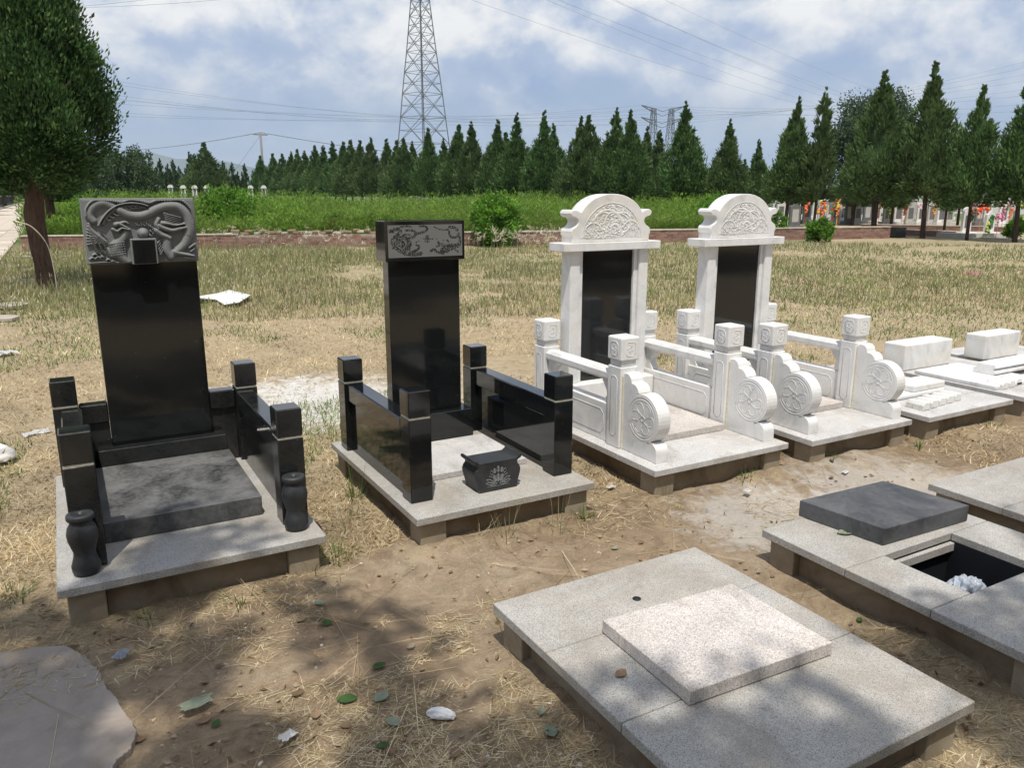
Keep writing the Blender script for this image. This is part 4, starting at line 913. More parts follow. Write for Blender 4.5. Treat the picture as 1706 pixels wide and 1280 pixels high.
# leafy tree standing over the photographer; it throws the dappled shade of the foreground
def shade_tree():
    rs = np.random.default_rng(4); blobs = [(x-.70, y-1.33, z+3.7, r*.97) for x, y, z, r in [(-1.25, .75, 4.5, 1.0), (-.55, .80, 4.6, .78), (-.62, 1.62, 4.6, .45), (-1.5, 1.5, 4.4, .6), (-.30, -.05, 4.5, .70), (.25, -.25, 4.6, .50), (.85, -.42, 4.5, .46), (1.55, -.30, 4.6, .42), (2.2, -.40, 4.5, .48), (2.9, -.1, 4.6, .4), (-.9, -.6, 4.5, .8), (.3, -1.1, 4.7, .9), (1.5, -1.1, 4.7, .8), (-.05, .0, 4.8, .2)]]
    V = []; Qs = []; b = 0
    for cx, cy, cz, r in blobs:
        n = int((3600 if cx < -.55 else 2000)*r*r); P = unit(rs.normal(size=(n, 3)))*(rs.random((n, 1))**.6)*r*np.array([1, 1, .6])+np.array([cx, cy, cz])
        k = fbm(P[:, 0]*1.9+9, P[:, 1]*1.9+3, 3) > .40; P = P[k]; n = len(P)
        D = unit(rs.normal(size=(n, 3))*np.array([1, 1, .45])); v, q = cards(P, D, .09+.05*rs.random(n), .032, rs); V.append(v); Qs.append(q+b); b += len(v)
    base = Vector((-2.6, -2.6, 0)); c = np_mesh('crown', np.concatenate(V)-np.array(base), np.concatenate(Qs), M['broad'])
    mb = MB(); mb.tube([(0, 0, -.1), (.05, .05, 1.8), (.2, .2, 3.8), (.5, .3, 5.9), (.8, .4, 7.8)], [.20, .17, .14, .09, .03], 10)
    for cx, cy, cz, r in blobs: mb.tube([(.35, .25, 4.8), ((cx+2.6)*.55+.1, (cy+2.6)*.55+.1, 6.6), (cx+2.6, cy+2.6, cz)], [.05, .028, .008], 6)
    e = make_tree(c, mb.build('trunk', M['bark_dark']), 'poplar_tree'); e.location = base
    tag(e, 'leafy tree behind the camera that dapples the foreground with shade', 'tree')
shade_tree()

# ------------------------------------------------------------------ brick wall
WA = np.array([-.99, 27.1]); WB = np.array(hit(870, 408)); WC = np.array(hit(1482, 397))
def brick_wall():
    t = thing('brick_wall', (WB[0], WB[1], 0), 'long low red brick wall with pale mortar coping across the field', 'wall')
    bw = MB(); core = MB(); cop = MB(); rr = random.Random(8); h = .44; course = .0665; nC = 6
    def addbox(mb, o, d, n, a0, a1, z0, z1, w0, w1):
        c = [(o+d*a+n*w) for a in (a0, a1) for w in (w0, w1)]
        vs = [(c[0][0], c[0][1], z0), (c[2][0], c[2][1], z0), (c[3][0], c[3][1], z0), (c[1][0], c[1][1], z0), (c[0][0], c[0][1], z1), (c[2][0], c[2][1], z1), (c[3][0], c[3][1], z1), (c[1][0], c[1][1], z1)]
        mb.poly(vs, ((0,3,2,1),(4,5,6,7),(0,1,5,4),(1,2,6,5),(2,3,7,6),(3,0,4,7)))
    broken = lambda px: 455 < px < 640
    for A, B in ((WA, WB), (WB, WC)):
        L_ = np.linalg.norm(B-A); d = (B-A)/L_; n = np.array([-d[1], d[0]]); W_ = .24
        addbox(core, A, d, n, 0, L_, -.1, h-.06, .008, W_-.008)
        for r in range(nC):
            a = -(r % 2)*.125
            while a < L_:
                z0 = r*course; jx = rr.uniform(-.002, .004); e = A+d*(a+.12)
                xx = 853+FPX*0
                if not (r == nC-1 and 4.6 < e[0] < 9.2 and rr.random() < .6):
                    addbox(bw, A, d, n, max(0, a+.004), min(L_, a+.241), z0+.004, z0+course-.006, -jx, W_+jx)
                a += .25
        # coping in lengths, left out where the top courses are broken
        a = 0
        while a < L_:
            e = A+d*(a+.5)
            if not (4.4 < e[0] < 9.4): addbox(cop, A, d, n, a+.002, min(L_, a+1.0)-.002, nC*course+.001, nC*course+.032+rr.uniform(0, .006), -.02, W_+.02)
            a += 1.0
    bw.build('brick_courses', M['brick'], t, kind='stuff'); core.build('mortar_core', M['mortar'], t); cop.build('coping', M['coping'], t, kind='stuff')
    # stump of a pier half way
    p = MB(); e = hit(935, 403); p.box(e[0], e[0]+.5, e[1]+.0, e[1]+.42, -.1, .56, .01); p.build('pier', M['brick'], t)
brick_wall()
rr = random.Random(4)
for i in range(26):
    x = 4.5+i*.185+rr.uniform(-.05, .05); k = (x-WA[0])/(WB[0]-WA[0]); y = WA[1]+(WB[1]-WA[1])*k+.12; z = .36+.035*(i % 2)
    m_ = MB(); m_.box(-.12, .12, -.055, .055, 0, .06, .006, Matrix.Rotation(rr.uniform(-.7, .7), 4, 'Z') @ Matrix.Rotation(rr.uniform(-.15, .15), 4, 'X'))
    o = m_.build('loose_brick', M['brick'] if i % 4 else M['coping']); o.location = (x, y, z+rr.uniform(.03, .09)); tag(o, f'loose brick on the broken stretch of the wall top, {(ordw+["fourth last", "third last", "second last", "last"])[i]} rightwards', 'brick', 'loose bricks on the broken wall')
# black block ending the wall at the right
x, y = hit(1493, 396); t = thing('stone_block', (x, y, 0), 'black stone block standing at the right end of the brick wall', 'stone block')
MB().box(x-.25, x+.42, y-.1, y+.3, -.05, .38, .01).build('block', M['black_edge'], t)

# ------------------------------------------------------------------ paved path, kerb, fence
pv = bpy.data.objects.new('path', None); col.objects.link(pv); tag(pv, 'pale paved path running away at the left edge', kind='structure')
base = MB().box(-5.0, -1.32, 9.5, 330, -.06, .012).build('path_bed', M['mortar'], pv)
me_ = None; rr = random.Random(2); cnt = 0
for r in range(50):
    for c in range(6):
        x0 = -4.98+c*.61; y0 = 11.5+r*.61
        hd_ = 853+0
        if cnt < 296:
            if me_ is None:
                o = MB().box(.004, .604, .004, .604, 0, .022, .004).build('paver', M['paver']); me_ = o.data
            else: o = bpy.data.objects.new('paver', me_); col.objects.link(o)
            o.parent = pv; o.location = (x0, y0, .0135+rr.uniform(0, .005)); o.rotation_euler.z = rr.uniform(-.006, .006); cnt += 1
far = MB()
for r in range(int(cnt/6)+1, 330):
    for c in range(6): far.box(-4.976+c*.61, -4.376+c*.61, 11.504+r*.61, 12.104+r*.61, .0135, .036)
far.build('far_pavers', M['paver'], pv, kind='stuff')
MB().box(-5.25, -5.02, 9.5, 330, -.05, .16, .01).build('kerb', M['pale'], None, kind='structure', label='pale kerb along the left side of the path')
rr = random.Random(12)
for i, (px, py, w) in enumerate(((60, 424, .5), (28, 446, .7), (60, 452, .55), (46, 472, .75), (84, 440, .4), (20, 512, .6), (6, 535, .5), (72, 478, .35), (40, 430, .45))):
    x, y = hit(px, py); n = 7; pts = [(w*.5*rr.uniform(.65, 1.1)*math.cos(a*2*math.pi/n), w*.5*rr.uniform(.65, 1.1)*math.sin(a*2*math.pi/n)) for a in range(n)]
    m_ = MB().prism(pts, 'z', 0, .04, .004); o = m_.build('broken_slab', M['pale']); o.location = (x, y, .012); tag(o, 'broken pale paving slab lying between the path and the big cypress', 'paving slab', 'broken slabs beside the path')
t = thing('railing_fence', (-6.0, 120, 0), 'dark iron railing fence left of the path in the distance', 'fence')
for z in (.25, 1.15): MB().box(-6.02, -5.98, 60, 220, z, z+.05).build('rail', M['iron'], t)
pm = None
for i in range(80):
    if pm is None: o = MB().box(-.03, .03, -.03, .03, -.1, 1.3).build('post', M['iron']); pm = o.data
    else: o = bpy.data.objects.new('post', pm); col.objects.link(o)
    o.parent = t; o.location = (0, -60+i*2.0, 0)
bars = MB()
for i in range(640): bars.box(-6.01, -5.99, 60.1+i*.25, 60.12+i*.25, .3, 1.15)
bars.build('bars', M['iron'], t, kind='stuff')

# flat concrete patch at the bottom left
pts = [hit(*p) for p in ((-60, 1095), (60, 1088), (120, 1090), (165, 1112), (186, 1150), (215, 1195), (217, 1245), (190, 1275), (150, 1340), (-60, 1340))]
pts = [tuple(p) for p in catmull(pts, 9)[:-1]]; rr = random.Random(5); pts = [(x+.03*(float(fbm(np.array(x*5), np.array(y*5), 3))-.5)*2+rr.uniform(-.004, .004), y+.05*(float(fbm(np.array(x*5+5), np.array(y*5), 3))-.5)*2) for x, y in pts]
MB().prism(pts, 'z', -.03, .009, .003).build('concrete_slab', M['patch'], None, kind='structure', label='worn grey concrete patch at the bottom left corner')

# ------------------------------------------------------------------ pylons, wires, pole
def lattice(mb, levels, r, c, rot, f=1.0):
    """levels: (z, half width)"""
    cr, sr = math.cos(rot), math.sin(rot)
    def P(sx, sy, z, h): return Vector((c[0]+(sx*h)*cr-(sy*h)*sr, c[1]+(sx*h)*sr+(sy*h)*cr, z))
    cs = ((-1, -1), (1, -1), (1, 1), (-1, 1))
    for (za, ha), (zb, hb) in zip(levels, levels[1:]):
        for i in range(4):
            a, b = cs[i], cs[(i+1) % 4]
            mb.tube([P(*a, za, ha), P(*a, zb, hb)], r, 4, smooth=False)
            m0 = (P(*a, za, ha)+P(*b, za, ha))/2; m1 = (P(*a, zb, hb)+P(*b, zb, hb))/2
            mb.tube([P(*a, za, ha), P(*b, zb, hb)], r*.6, 4, smooth=False); mb.tube([P(*b, za, ha), P(*a, zb, hb)], r*.6, 4, smooth=False)
            mb.tube([P(*a, zb, hb), P(*b, zb, hb)], r*.45, 4, smooth=False)
            xc = (P(*a, za, ha)+P(*b, zb, hb)+P(*b, za, ha)+P(*a, zb, hb))/4
            mb.tube([(P(*a, za, ha)+P(*a, zb, hb))/2, xc], r*.4, 4, smooth=False); mb.tube([(P(*b, za, ha)+P(*b, zb, hb))/2, xc], r*.4, 4, smooth=False)
    return P
def pylon1():
    d = 150; x, y = at(708, d); t = thing('lattice_pylon', (x, y, 0), 'tall grey lattice pylon rising out of the picture behind the cypress row', 'pylon', 'lattice pylons'); mb = MB()
    lv = [(z, w*.74) for z, w in [(0, 5.6), (5.5, 5.0), (10.5, 4.4), (15, 3.85), (19, 3.4), (22.6, 2.95), (26, 2.5), (29, 2.15), (31.8, 1.85), (34.4, 1.55), (36.8, 1.4), (39, 1.3), (41.5, 1.25), (44, 1.2), (47, 1.15), (50, 1.1), (53, .5)]]
    lattice(mb, lv, .10, (x, y), .35); mb.build('tower', M['steel'], t); ends = []
    hx, hy = math.cos(R(-YAW)+.1), math.sin(R(-YAW)+.1)
    for z, L_ in ((40, 9), (46, 7.5), (51, 6)):
        a = MB()
        for s in (-1, 1):
            tip = Vector((x+s*hx*L_, y+s*hy*L_, z+.4)); ends.append(tip)
            for w in (-1.2, 1.2):
                b1 = Vector((x+s*hx*1.2-hy*w, y+s*hy*1.2+hx*w, z)); b2 = b1+Vector((0, 0, 1.9)); a.tube([b1, tip], .1, 4, smooth=False); a.tube([b2, tip], .1, 4, smooth=False)
                for k in (.25, .5, .75): a.tube([b1.lerp(tip, k), b2.lerp(tip, max(0, k-.2))], .05, 4, smooth=False)
        a.build('cross_arm', M['steel'], t)
    return ends
E1 = pylon1()
def cat_pylon(px, ytop, d, label, wid):
    x, y = at(px, d); H = 1.6+(323-ytop)*d/1357; t = thing('lattice_pylon', (x, y, 0), label, 'pylon', 'lattice pylons'); mb = MB()
    ang = R(-YAW)+.25; hx, hy = math.cos(ang), math.sin(ang); hw = wid/2; ends = []
    for s in (-1, 1):
        c = (x+s*hx*hw*.42, y+s*hy*hw*.42); lattice(mb, [(0, 2.4)]+[(H*k, 2.0*(1-k)+.7) for k in (.2, .38, .54, .68, .8, .9, 1.0)], .14, c, ang)
    mb.build('tower', M['steel'], t); a = MB()
    for zt in (H, H-H*.13):
        for s in (-1, 1):
            tip = Vector((x+s*hx*hw, y+s*hy*hw, zt+H*.03)); ends.append(tip)
            for q in (0, 1.0):
                a.tube([Vector((x+s*hx*hw*.42, y+s*hy*hw*.42, zt-q*H*.045)), tip], .2, 4, smooth=False)
                a.tube([Vector((x, y, zt-H*.03-q*H*.05)), Vector((x+s*hx*hw*.42, y+s*hy*hw*.42, zt-q*H*.045))], .12, 4, smooth=False)
            for k in (.2, .4, .6, .8): a.tube([Vector((x+s*hx*hw*(.42+.58*k), y+s*hy*hw*(.42+.58*k), zt+H*.03*k)), Vector((x+s*hx*hw*(.42+.58*(k-.2)), y+s*hy*hw*(.42+.58*(k-.2)), zt-H*.045*(1-k)))], .07, 4, smooth=False)
    a.build('cross_arm', M['steel'], t); return ends
E2 = cat_pylon(1098, 188, 330, 'far twin legged pylon with wide arms, seen above the middle of the cypress row', 18)
E3 = cat_pylon(1648, 219, 520, 'farthest pylon, its top seen between the two right hand cypresses', 26)
def wire(a, b, sag, r, label, group='power lines'):
    a = Vector(a); b = Vector(b); n = 28; pts = []
    for i in range(n+1):
        k = i/n; p = a.lerp(b, k); p.z -= sag*4*k*(1-k); pts.append(p)
    mb = MB(); mb.tube(pts, r, 4, smooth=False); o = mb.build('power_line', M['wire']); tag(o, label, 'power line', group)
for i, e in enumerate(E1):
    e3 = E3[i % 4]; wire(e, (e3.x, e3.y, e3.z+(i//4)*3), 9, .022, f'high voltage wire from the near pylon to the far right pylon, {ordw[i]} from below')
    xl, yl = at(-500+40*i, 190); wire(e, (xl, yl, 47+1.6*i), 7, .022, f'high voltage wire left of the near pylon, {ordw[i]} from below', 'power lines left of the near pylon')
for i, e in enumerate(E2):
    for q in (0, 1):
        xl, yl = at(-420, 230); k = i*2+q; l = Vector((xl, yl, 30+3.4*k)); wire((e.x, e.y, e.z-q*2), l, 7+.6*k, .026, f'faint wire crossing the sky to the far pylon, {ordw[k]} from below', 'power lines to the far pylon')
        xl, yl = at(2100, 300); wire((e.x, e.y, e.z-q*2), (xl, yl, 40+5*k), 7, .026, f'faint wire right of the far pylon, {ordw[k]} from below', 'power lines right of the far pylon')
d = 108; x, y = at(441, d); zt = 1.6+(323-225)*d/1357
t = thing('utility_pole', (x, y, 0), 'single concrete utility pole with short cross arm above the left trees', 'utility pole')
MB().tube([(x, y, -.2), (x, y, zt)], [.2, .13], 8).build('pole', M['pole'], t); c = MB(); c.box(x-.9, x+.9, y-.05, y+.05, zt-.35, zt-.22); c.build('cross_arm', M['pole'], t)
for k in (-.8, 0, .8): MB().lathe([(.03, 0), (.06, .08), (.03, .2)], (x+k, y, zt-.22+(0.22 if k == 0 else 0)), 8).build('insulator', M['tomb_white'], t)
xl, yl = at(150, 175); xr, yr = at(760, 150)
wire((x, y, zt), (xl, yl, 10.5), .8, .035, 'overhead wire from the utility pole to the left', 'pole wires'); wire((x, y, zt), (xr, yr, 8.2), .5, .035, 'overhead wire from the utility pole to the right', 'pole wires')
wire((x, y, zt-.3), (x-7, y-3, 1.0), .1, .02, 'thin stay wire slanting down from the utility pole', 'pole wires')

# ------------------------------------------------------------------ far graves, wreaths, wall
def tombstone(px, d, w, h, kind, mat, label, th=.12):
    x, y = at(px, d); t = thing('tombstone', (x, y, 0), label, 'tombstone', 'tombstones beyond the cypresses', R(-YAW*.5))
    def loc_build(mb, n, mm): o = mb.build(n, mm); o.parent = t; return o
    loc_build(MB().box(-w*.75, w*.75, -.2, .2, -.05, .2, .01), 'pedestal', mat)
    if kind == 'arch': out = [(-w/2, .2), (w/2, .2), (w/2, h-w*.4)] + [(w/2*math.cos(a), h-w*.4+w*.4*math.sin(a)) for a in np.linspace(.2, math.pi-.2, 8)] + [(-w/2, h-w*.4)]
    elif kind == 'point': out = [(-w/2, .2), (w/2, .2), (w/2, h-.16), (w*.2, h-.12), (0, h), (-w*.2, h-.12), (-w/2, h-.16)]
    else: out = [(-w/2, .2), (w/2, .2), (w/2, h-.08), (w*.4, h), (-w*.4, h), (-w/2, h-.08)]
    loc_build(MB().prism(out, 'y', -th/2, th/2, .01), 'stone', mat)
    loc_build(MB().box(-w*.3, w*.3, -th/2-.006, -th/2-.001, .35, h-.3), 'inscription_panel', M['tomb_dark'] if mat is not M['tomb_dark'] else M['tomb'])
TS = [(1303, 44, .5, 1.25, 'arch', 'tomb_white'), (1327, 37, .55, 1.22, 'point', 'tomb_dark'), (1347, 45, .5, 1.25, 'flat', 'tomb'), (1372, 44, .5, 1.2, 'arch', 'tomb_white'), (1396, 44, .55, 1.25, 'arch', 'tomb'), (1408, 44, .5, 1.15, 'flat', 'tomb_white'),
      (1418, 43, .5, 1.25, 'flat', 'tomb_dark'), (1432, 43, .45, 1.15, 'arch', 'tomb'), (1448, 44, .5, 1.2, 'flat', 'tomb_dark'), (1464, 43, .45, 1.2, 'point', 'tomb_white'), (1482, 42, .5, 1.1, 'arch', 'tomb'), (1500, 42, .55, 1.25, 'arch', 'tomb_white'), (1520, 42, .5, 1.2, 'flat', 'tomb'),
      (1538, 42, .5, 1.15, 'flat', 'tomb_white'), (1556, 41, .5, 1.25, 'point', 'tomb'), (1572, 41, .5, 1.2, 'flat', 'tomb_white'), (1586, 41, .5, 1.25, 'arch', 'tomb'), (1636, 42, .5, 1.2, 'flat', 'tomb_dark'), (1676, 40, .55, 1.2, 'arch', 'tomb_white'), (1695, 40, .5, 1.1, 'flat', 'tomb'), (1255, 48, .5, 1.2, 'arch', 'tomb_white'), (1190, 50, .5, 1.2, 'flat', 'tomb'), (1160, 52, .5, 1.2, 'arch', 'tomb_white')]
mn = {'tomb': 'grey', 'tomb_dark': 'dark', 'tomb_white': 'pale'}; kn = {'arch': 'round topped', 'point': 'pointed', 'flat': 'flat topped'}
for i, (px, d, w, h, k, mm) in enumerate(sorted(TS)):
    pos = f'{ordw[i]} from the left' if i < 12 else f'{ordw[len(TS)-1-i]} from the right'
    tombstone(px, d, w, h, k, M[mm], f'{mn[mm]} {kn[k]} tombstone beyond the cypresses, {pos}')
tombstone(1616, 30.5, .38, 1.12, 'arch', M['tomb_white'], 'white narrow tombstone with orange flower garland on the low grey podium'); tombstone(1655, 30.5, .40, 1.0, 'point', M['tomb_white'], 'white pointed tombstone with magenta and yellow flowers on the low grey podium')
x, y = at(1636, 30.5); t = thing('stone_podium', (x, y, 0), 'low grey stone podium carrying two white tombstones at the right', 'podium', None, R(-YAW*.5))
o = MB().box(-1.1, 1.1, -.55, .8, -.05, .17, .01).build('podium', M['tomb']); o.parent = t
def wreath(px, py, d, r, cols, kind, label):
    r *= .92; x, y = at(px, d); z = 1.6+(323-py)*d/1357; rr = random.Random(px); bm = bmesh.new()
    for i in range(26 if kind == 'ring' else 22):
        if kind == 'ring': a = i*2*math.pi/26; p = (math.cos(a)*r, rr.uniform(-.03, .03), math.sin(a)*r)
        elif kind == 'fall': p = (rr.uniform(-.3, .3)*r+(i/22-.5)*r*.6, rr.uniform(-.04, .04), (i/11-1)*r*1.4)
        else: a = rr.random()*6.28; q = rr.random()**.5*r; p = (math.cos(a)*q, rr.uniform(-.05, .05), math.sin(a)*q)
        n0 = len(bm.faces); bmesh.ops.create_icosphere(bm, subdivisions=1, radius=r*rr.uniform(.18, .30), matrix=Matrix.Translation(p)); bm.faces.ensure_lookup_table()
        mi = rr.randrange(len(cols))
        for f in bm.faces[n0:]: f.material_index = mi
    bmesh.ops.create_cone(bm, segments=4, radius1=.012, radius2=.012, depth=max(.1, z), cap_ends=True, matrix=Matrix.Translation((0, .05, -z/2)))
    me = bpy.data.meshes.new('flower_wreath'); bm.to_mesh(me); bm.free()
    for c in cols: me.materials.append(M[c])
    o = bpy.data.objects.new('flower_wreath', me); col.objects.link(o); o.location = (x, y-.35, z); o.rotation_euler.z = R(-YAW); tag(o, label, 'flowers', 'flower wreaths on the far graves')
for i, (px, py, d, r, c, k) in enumerate(((1337, 343, 42, .26, ['redf', 'orange'], 'fall'), (1360, 345, 41, .33, ['orange', 'redf', 'yellow'], 'c'), (1366, 352, 41, .22, ['orange'], 'fall'), (1381, 343, 42, .28, ['redf', 'greenf'], 'fall'), (1389, 340, 42, .2, ['yellow', 'orange'], 'fall'), (1390, 350, 42, .2, ['orange'], 'fall'),
    (1459, 342, 41, .14, ['orange', 'yellow', 'greenf'], 'fall'), (1475, 346, 41, .24, ['yellow', 'greenf'], 'fall'), (1497, 338, 41, .24, ['orange', 'redf'], 'ring'), (1502, 349, 41, .2, ['redf', 'orange'], 'fall'), (1454, 358, 41, .15, ['pinkf'], 'c'), (1550, 346, 40, .24, ['orange', 'yellow'], 'fall'), (1530, 343, 41, .2, ['tomb_white', 'pinkf'], 'c'), (1577, 343, 40, .26, ['yellow', 'greenf'], 'fall'),
    (1608, 360, 30, .22, ['orange', 'redf', 'greenf'], 'fall'), (1626, 347, 33, .28, ['orange', 'redf'], 'c'), (1612, 340, 33, .18, ['pinkf', 'tomb_white'], 'c'), (1641, 371, 30, .24, ['yellow', 'greenf'], 'fall'), (1655, 361, 30, .2, ['pinkf'], 'c'), (1664, 345, 36, .22, ['pinkf', 'greenf'], 'c'), (1675, 354, 36, .18, ['orange'], 'fall'), (1699, 340, 36, .26, ['yellow', 'greenf'], 'c'), (1178, 337, 48, .3, ['orange', 'redf'], 'c'), (1163, 337, 48, .16, ['redf'], 'c'))):
    cn = {'redf': 'red', 'orange': 'orange', 'yellow': 'yellow', 'pinkf': 'pink', 'greenf': 'green', 'tomb_white': 'white'}
    wreath(px, py, d, r, c, k, ' and '.join(cn[q] for q in c[:2])+f' artificial flowers on the far graves, {ordw[min(i, 19)]} '+('bunch counting rightwards' if i < 20 else f'bunch, item beside the {["left arch", "tall stalks", "podium edge", "gap cypress"][i-20]}'))
far_px = [1295, 1318, 1340, 1362, 1386, 1412, 1438, 1462, 1486, 1510, 1534, 1560, 1584, 1628, 1650, 1684]
for i, px in enumerate(far_px):
    tombstone(px, 51+(i % 3)*.5, .55, 1.28+.08*(i % 2), ['arch', 'flat', 'point', 'flat'][i % 4], M[['tomb_white', 'tomb', 'tomb_white'][i % 3]], f'tombstone of the farther row below the cypress crowns, {ordw[i]} in the row')
def blue_banner():
    x, y = at(1371, 46); t = thing('grave_banner', (x, y, 0), 'small blue cloth banner on a stick among the far tombstones', 'banner')
    MB().tube([(x, y, 0), (x, y, 1.75)], .02, 5).build('stick', M['iron'], t); MB().box(x-.12, x+.12, y-.01, y+.01, .9, 1.6, .004).build('cloth', M['bluep'], t)
blue_banner()
a = np.array(at(1130, 82)); b = np.array(at(1850, 62)); t = thing('white_wall', (float(a[0]), float(a[1]), 0), 'low white balustrade wall behind the far tombstones', 'wall')
L_ = np.linalg.norm(b-a); dd = (b-a)/L_; ang = math.atan2(dd[1], dd[0]); Mx = Matrix.Translation((a[0], a[1], 0)) @ Matrix.Rotation(ang, 4, 'Z')
MB().box(0, L_, 0, .25, -.05, .55, 0, Mx).build('wall_base', M['tomb_white'], t); MB().box(0, L_, -.03, .28, 1.0, 1.15, 0, Mx).build('top_rail', M['tomb_white'], t)
bl = MB()
for i in range(int(L_/.8)): bl.box(i*.8, i*.8+.3, .03, .22, .551, .999, 0, Mx)
bl.build('balusters', M['tomb_white'], t, kind='stuff')
for (pa, pb, da, db, h, lb) in ((1455, 1600, 33, 30.5, .22, 'low brick edging wall between the right hand cypresses'), (1440, 1750, 38, 34, .26, 'second low brick edging wall farther behind the right hand cypresses')):
    a = np.array(at(pa, da)); b = np.array(at(pb, db)); L_ = np.linalg.norm(b-a); dd = (b-a)/L_; ang = math.atan2(dd[1], dd[0]); Mx = Matrix.Translation((a[0], a[1], 0)) @ Matrix.Rotation(ang, 4, 'Z')
    t = thing('edging_wall', (float(a[0]), float(a[1]), 0), lb, 'wall', 'low brick edging walls'); k = MB(); rr = random.Random(1)
    for r in range(int(h/.0665)):
        q = -(r % 2)*.12
        while q < L_: k.box(max(0, q+.004), min(L_, q+.24), -rr.uniform(0, .004), .22, r*.0665, r*.0665+.060, 0, Mx); q += .25
    k.build('brick_courses', M['brick'], t, kind='stuff'); MB().box(0, L_, .01, .21, -.1, h-.03, 0, Mx).build('mortar_core', M['mortar'], t); MB().box(0, L_, -.02, .24, int(h/.0665)*.0665+.001, int(h/.0665)*.0665+.03, 0, Mx).build('coping', M['coping'], t)
a = np.array(hit(1478, 388)); b = np.array(hit(1760, 405)); L_ = np.linalg.norm(b-a); dd = (b-a)/L_; ang = math.atan2(dd[1], dd[0]); Mx = Matrix.Translation((a[0], a[1], 0)) @ Matrix.Rotation(ang, 4, 'Z')
MB().box(0, L_, 0, .22, -.08, .05, .01, Mx).build('kerb', M['coping'], None, kind='structure', label='pale kerb at the foot of the right hand cypresses')
# little white shrines above the weeds
def shrine(px, py, d, label, pink=False):
    x, y = at(px, d); z = 1.6+(323-py)*d/1357; t = thing('shrine_headstone', (x, y, 0), label, 'headstone', 'small white headstones above the weeds', R(-YAW*.6)); w = .20*d/80; 
    def lb(mb, n, mm): o = mb.build(n, mm); o.parent = t
    mm = M['tomb_white']
    lb(MB().box(-w*1.4, w*1.4, -.3, .3, -.1, z-w*4.2), 'pedestal', M['tomb'])
    for s in (-1, 1): lb(MB().box(min(s*w, s*w*.6), max(s*w, s*w*.6), -.1, .1, z-w*4.19, z-w*1.5), 'column', mm)
    lb(MB().box(-w*.59, w*.59, -.03, .05, z-w*4.19, z-w*1.5), 'inscription_panel', M['tomb_dark'])
    lb(MB().prism([(-w*1.35, z-w*1.49), (w*1.35, z-w*1.49), (w*1.35, z-w*1.05)]+[(w*1.1*math.cos(a), z-w*1.0+w*math.sin(a)) for a in np.linspace(.1, math.pi-.1, 9)]+[(-w*1.35, z-w*1.05)], 'y', -.16, .16), 'roof', M['redf'] if False else mm)
for i, (px, py, d) in enumerate(((264, 308, 78), (285, 308, 86), (306, 309, 74), (325, 309, 74), (345, 309, 78), (418, 309, 74), (440, 309, 74), (499, 312, 86), (532, 312, 80), (680, 311, 70), (695, 312, 72), (707, 312, 72))):
    shrine(px, py, d, f'small white arched headstone showing above the weeds, {ordw[i]} from the left')

# ------------------------------------------------------------------ mountains
def mountains():
    V = []; Qs = []; b = 0; n = 90; m_ = 7
    for L0, dd0, h0, sd in ((0, 4200, 190, 1), (1, 5200, 430, 2)):
        vs = []
        for i in range(n+1):
            px = -700+i*40; x, y = at(px, dd0)
            if L0 == 0: top = h0*(.25+.9*fbm(np.array(i*.13+3), np.array(2.), 4))*max(.12, 1-abs(px-420)/900)
            else: top = h0*(.35+.9*fbm(np.array(i*.11+9), np.array(5.), 4))*max(.14, 1-abs(px-265)/430)
            for j in range(m_+1):
                k = j/m_; xx, yy = x*(1+.16*k), y*(1+.16*k); z = float(top*math.sin(min(1, k*1.6)*math.pi/2)*(1+.12*(fbm(np.array(i*.7), np.array(j*.9+sd), 3)-.5)))-3
                vs.append((xx, yy, z))
        vs = np.array(vs); idx = np.arange(len(vs)).reshape(n+1, m_+1)
        Qs.append(np.stack([idx[:-1, :-1], idx[1:, :-1], idx[1:, 1:], idx[:-1, 1:]], -1).reshape(-1, 4)+b); V.append(vs); b += len(vs)
    mt = Mat('mountain_green', .95, .05); mt.color(mt.ramp(mt.noise(.004, 6), [(.3, (.06, .09, .05)), (.7, (.12, .14, .09))]))
    np_mesh('mountains', np.concatenate(V), np.concatenate(Qs), mt.m, smooth=True, kind='structure', label='low bluish mountains on the horizon at the left')
mountains()
hz = bpy.data.materials.new('air'); hz.use_nodes = True; nt = hz.node_tree; nt.nodes.clear()
o_ = nt.nodes.new('ShaderNodeOutputMaterial'); v_ = nt.nodes.new('ShaderNodeVolumePrincipled'); v_.inputs['Color'].default_value = (.70, .84, 1, 1); v_.inputs['Density'].default_value = .00016; v_.inputs['Anisotropy'].default_value = .1
nt.links.new(v_.outputs[0], o_.inputs['Volume'])
MB().box(-7200, 7200, -7200, 7200, -8, 540).build('haze', hz, None, kind='stuff', label='thin blue air between the camera and the mountains')

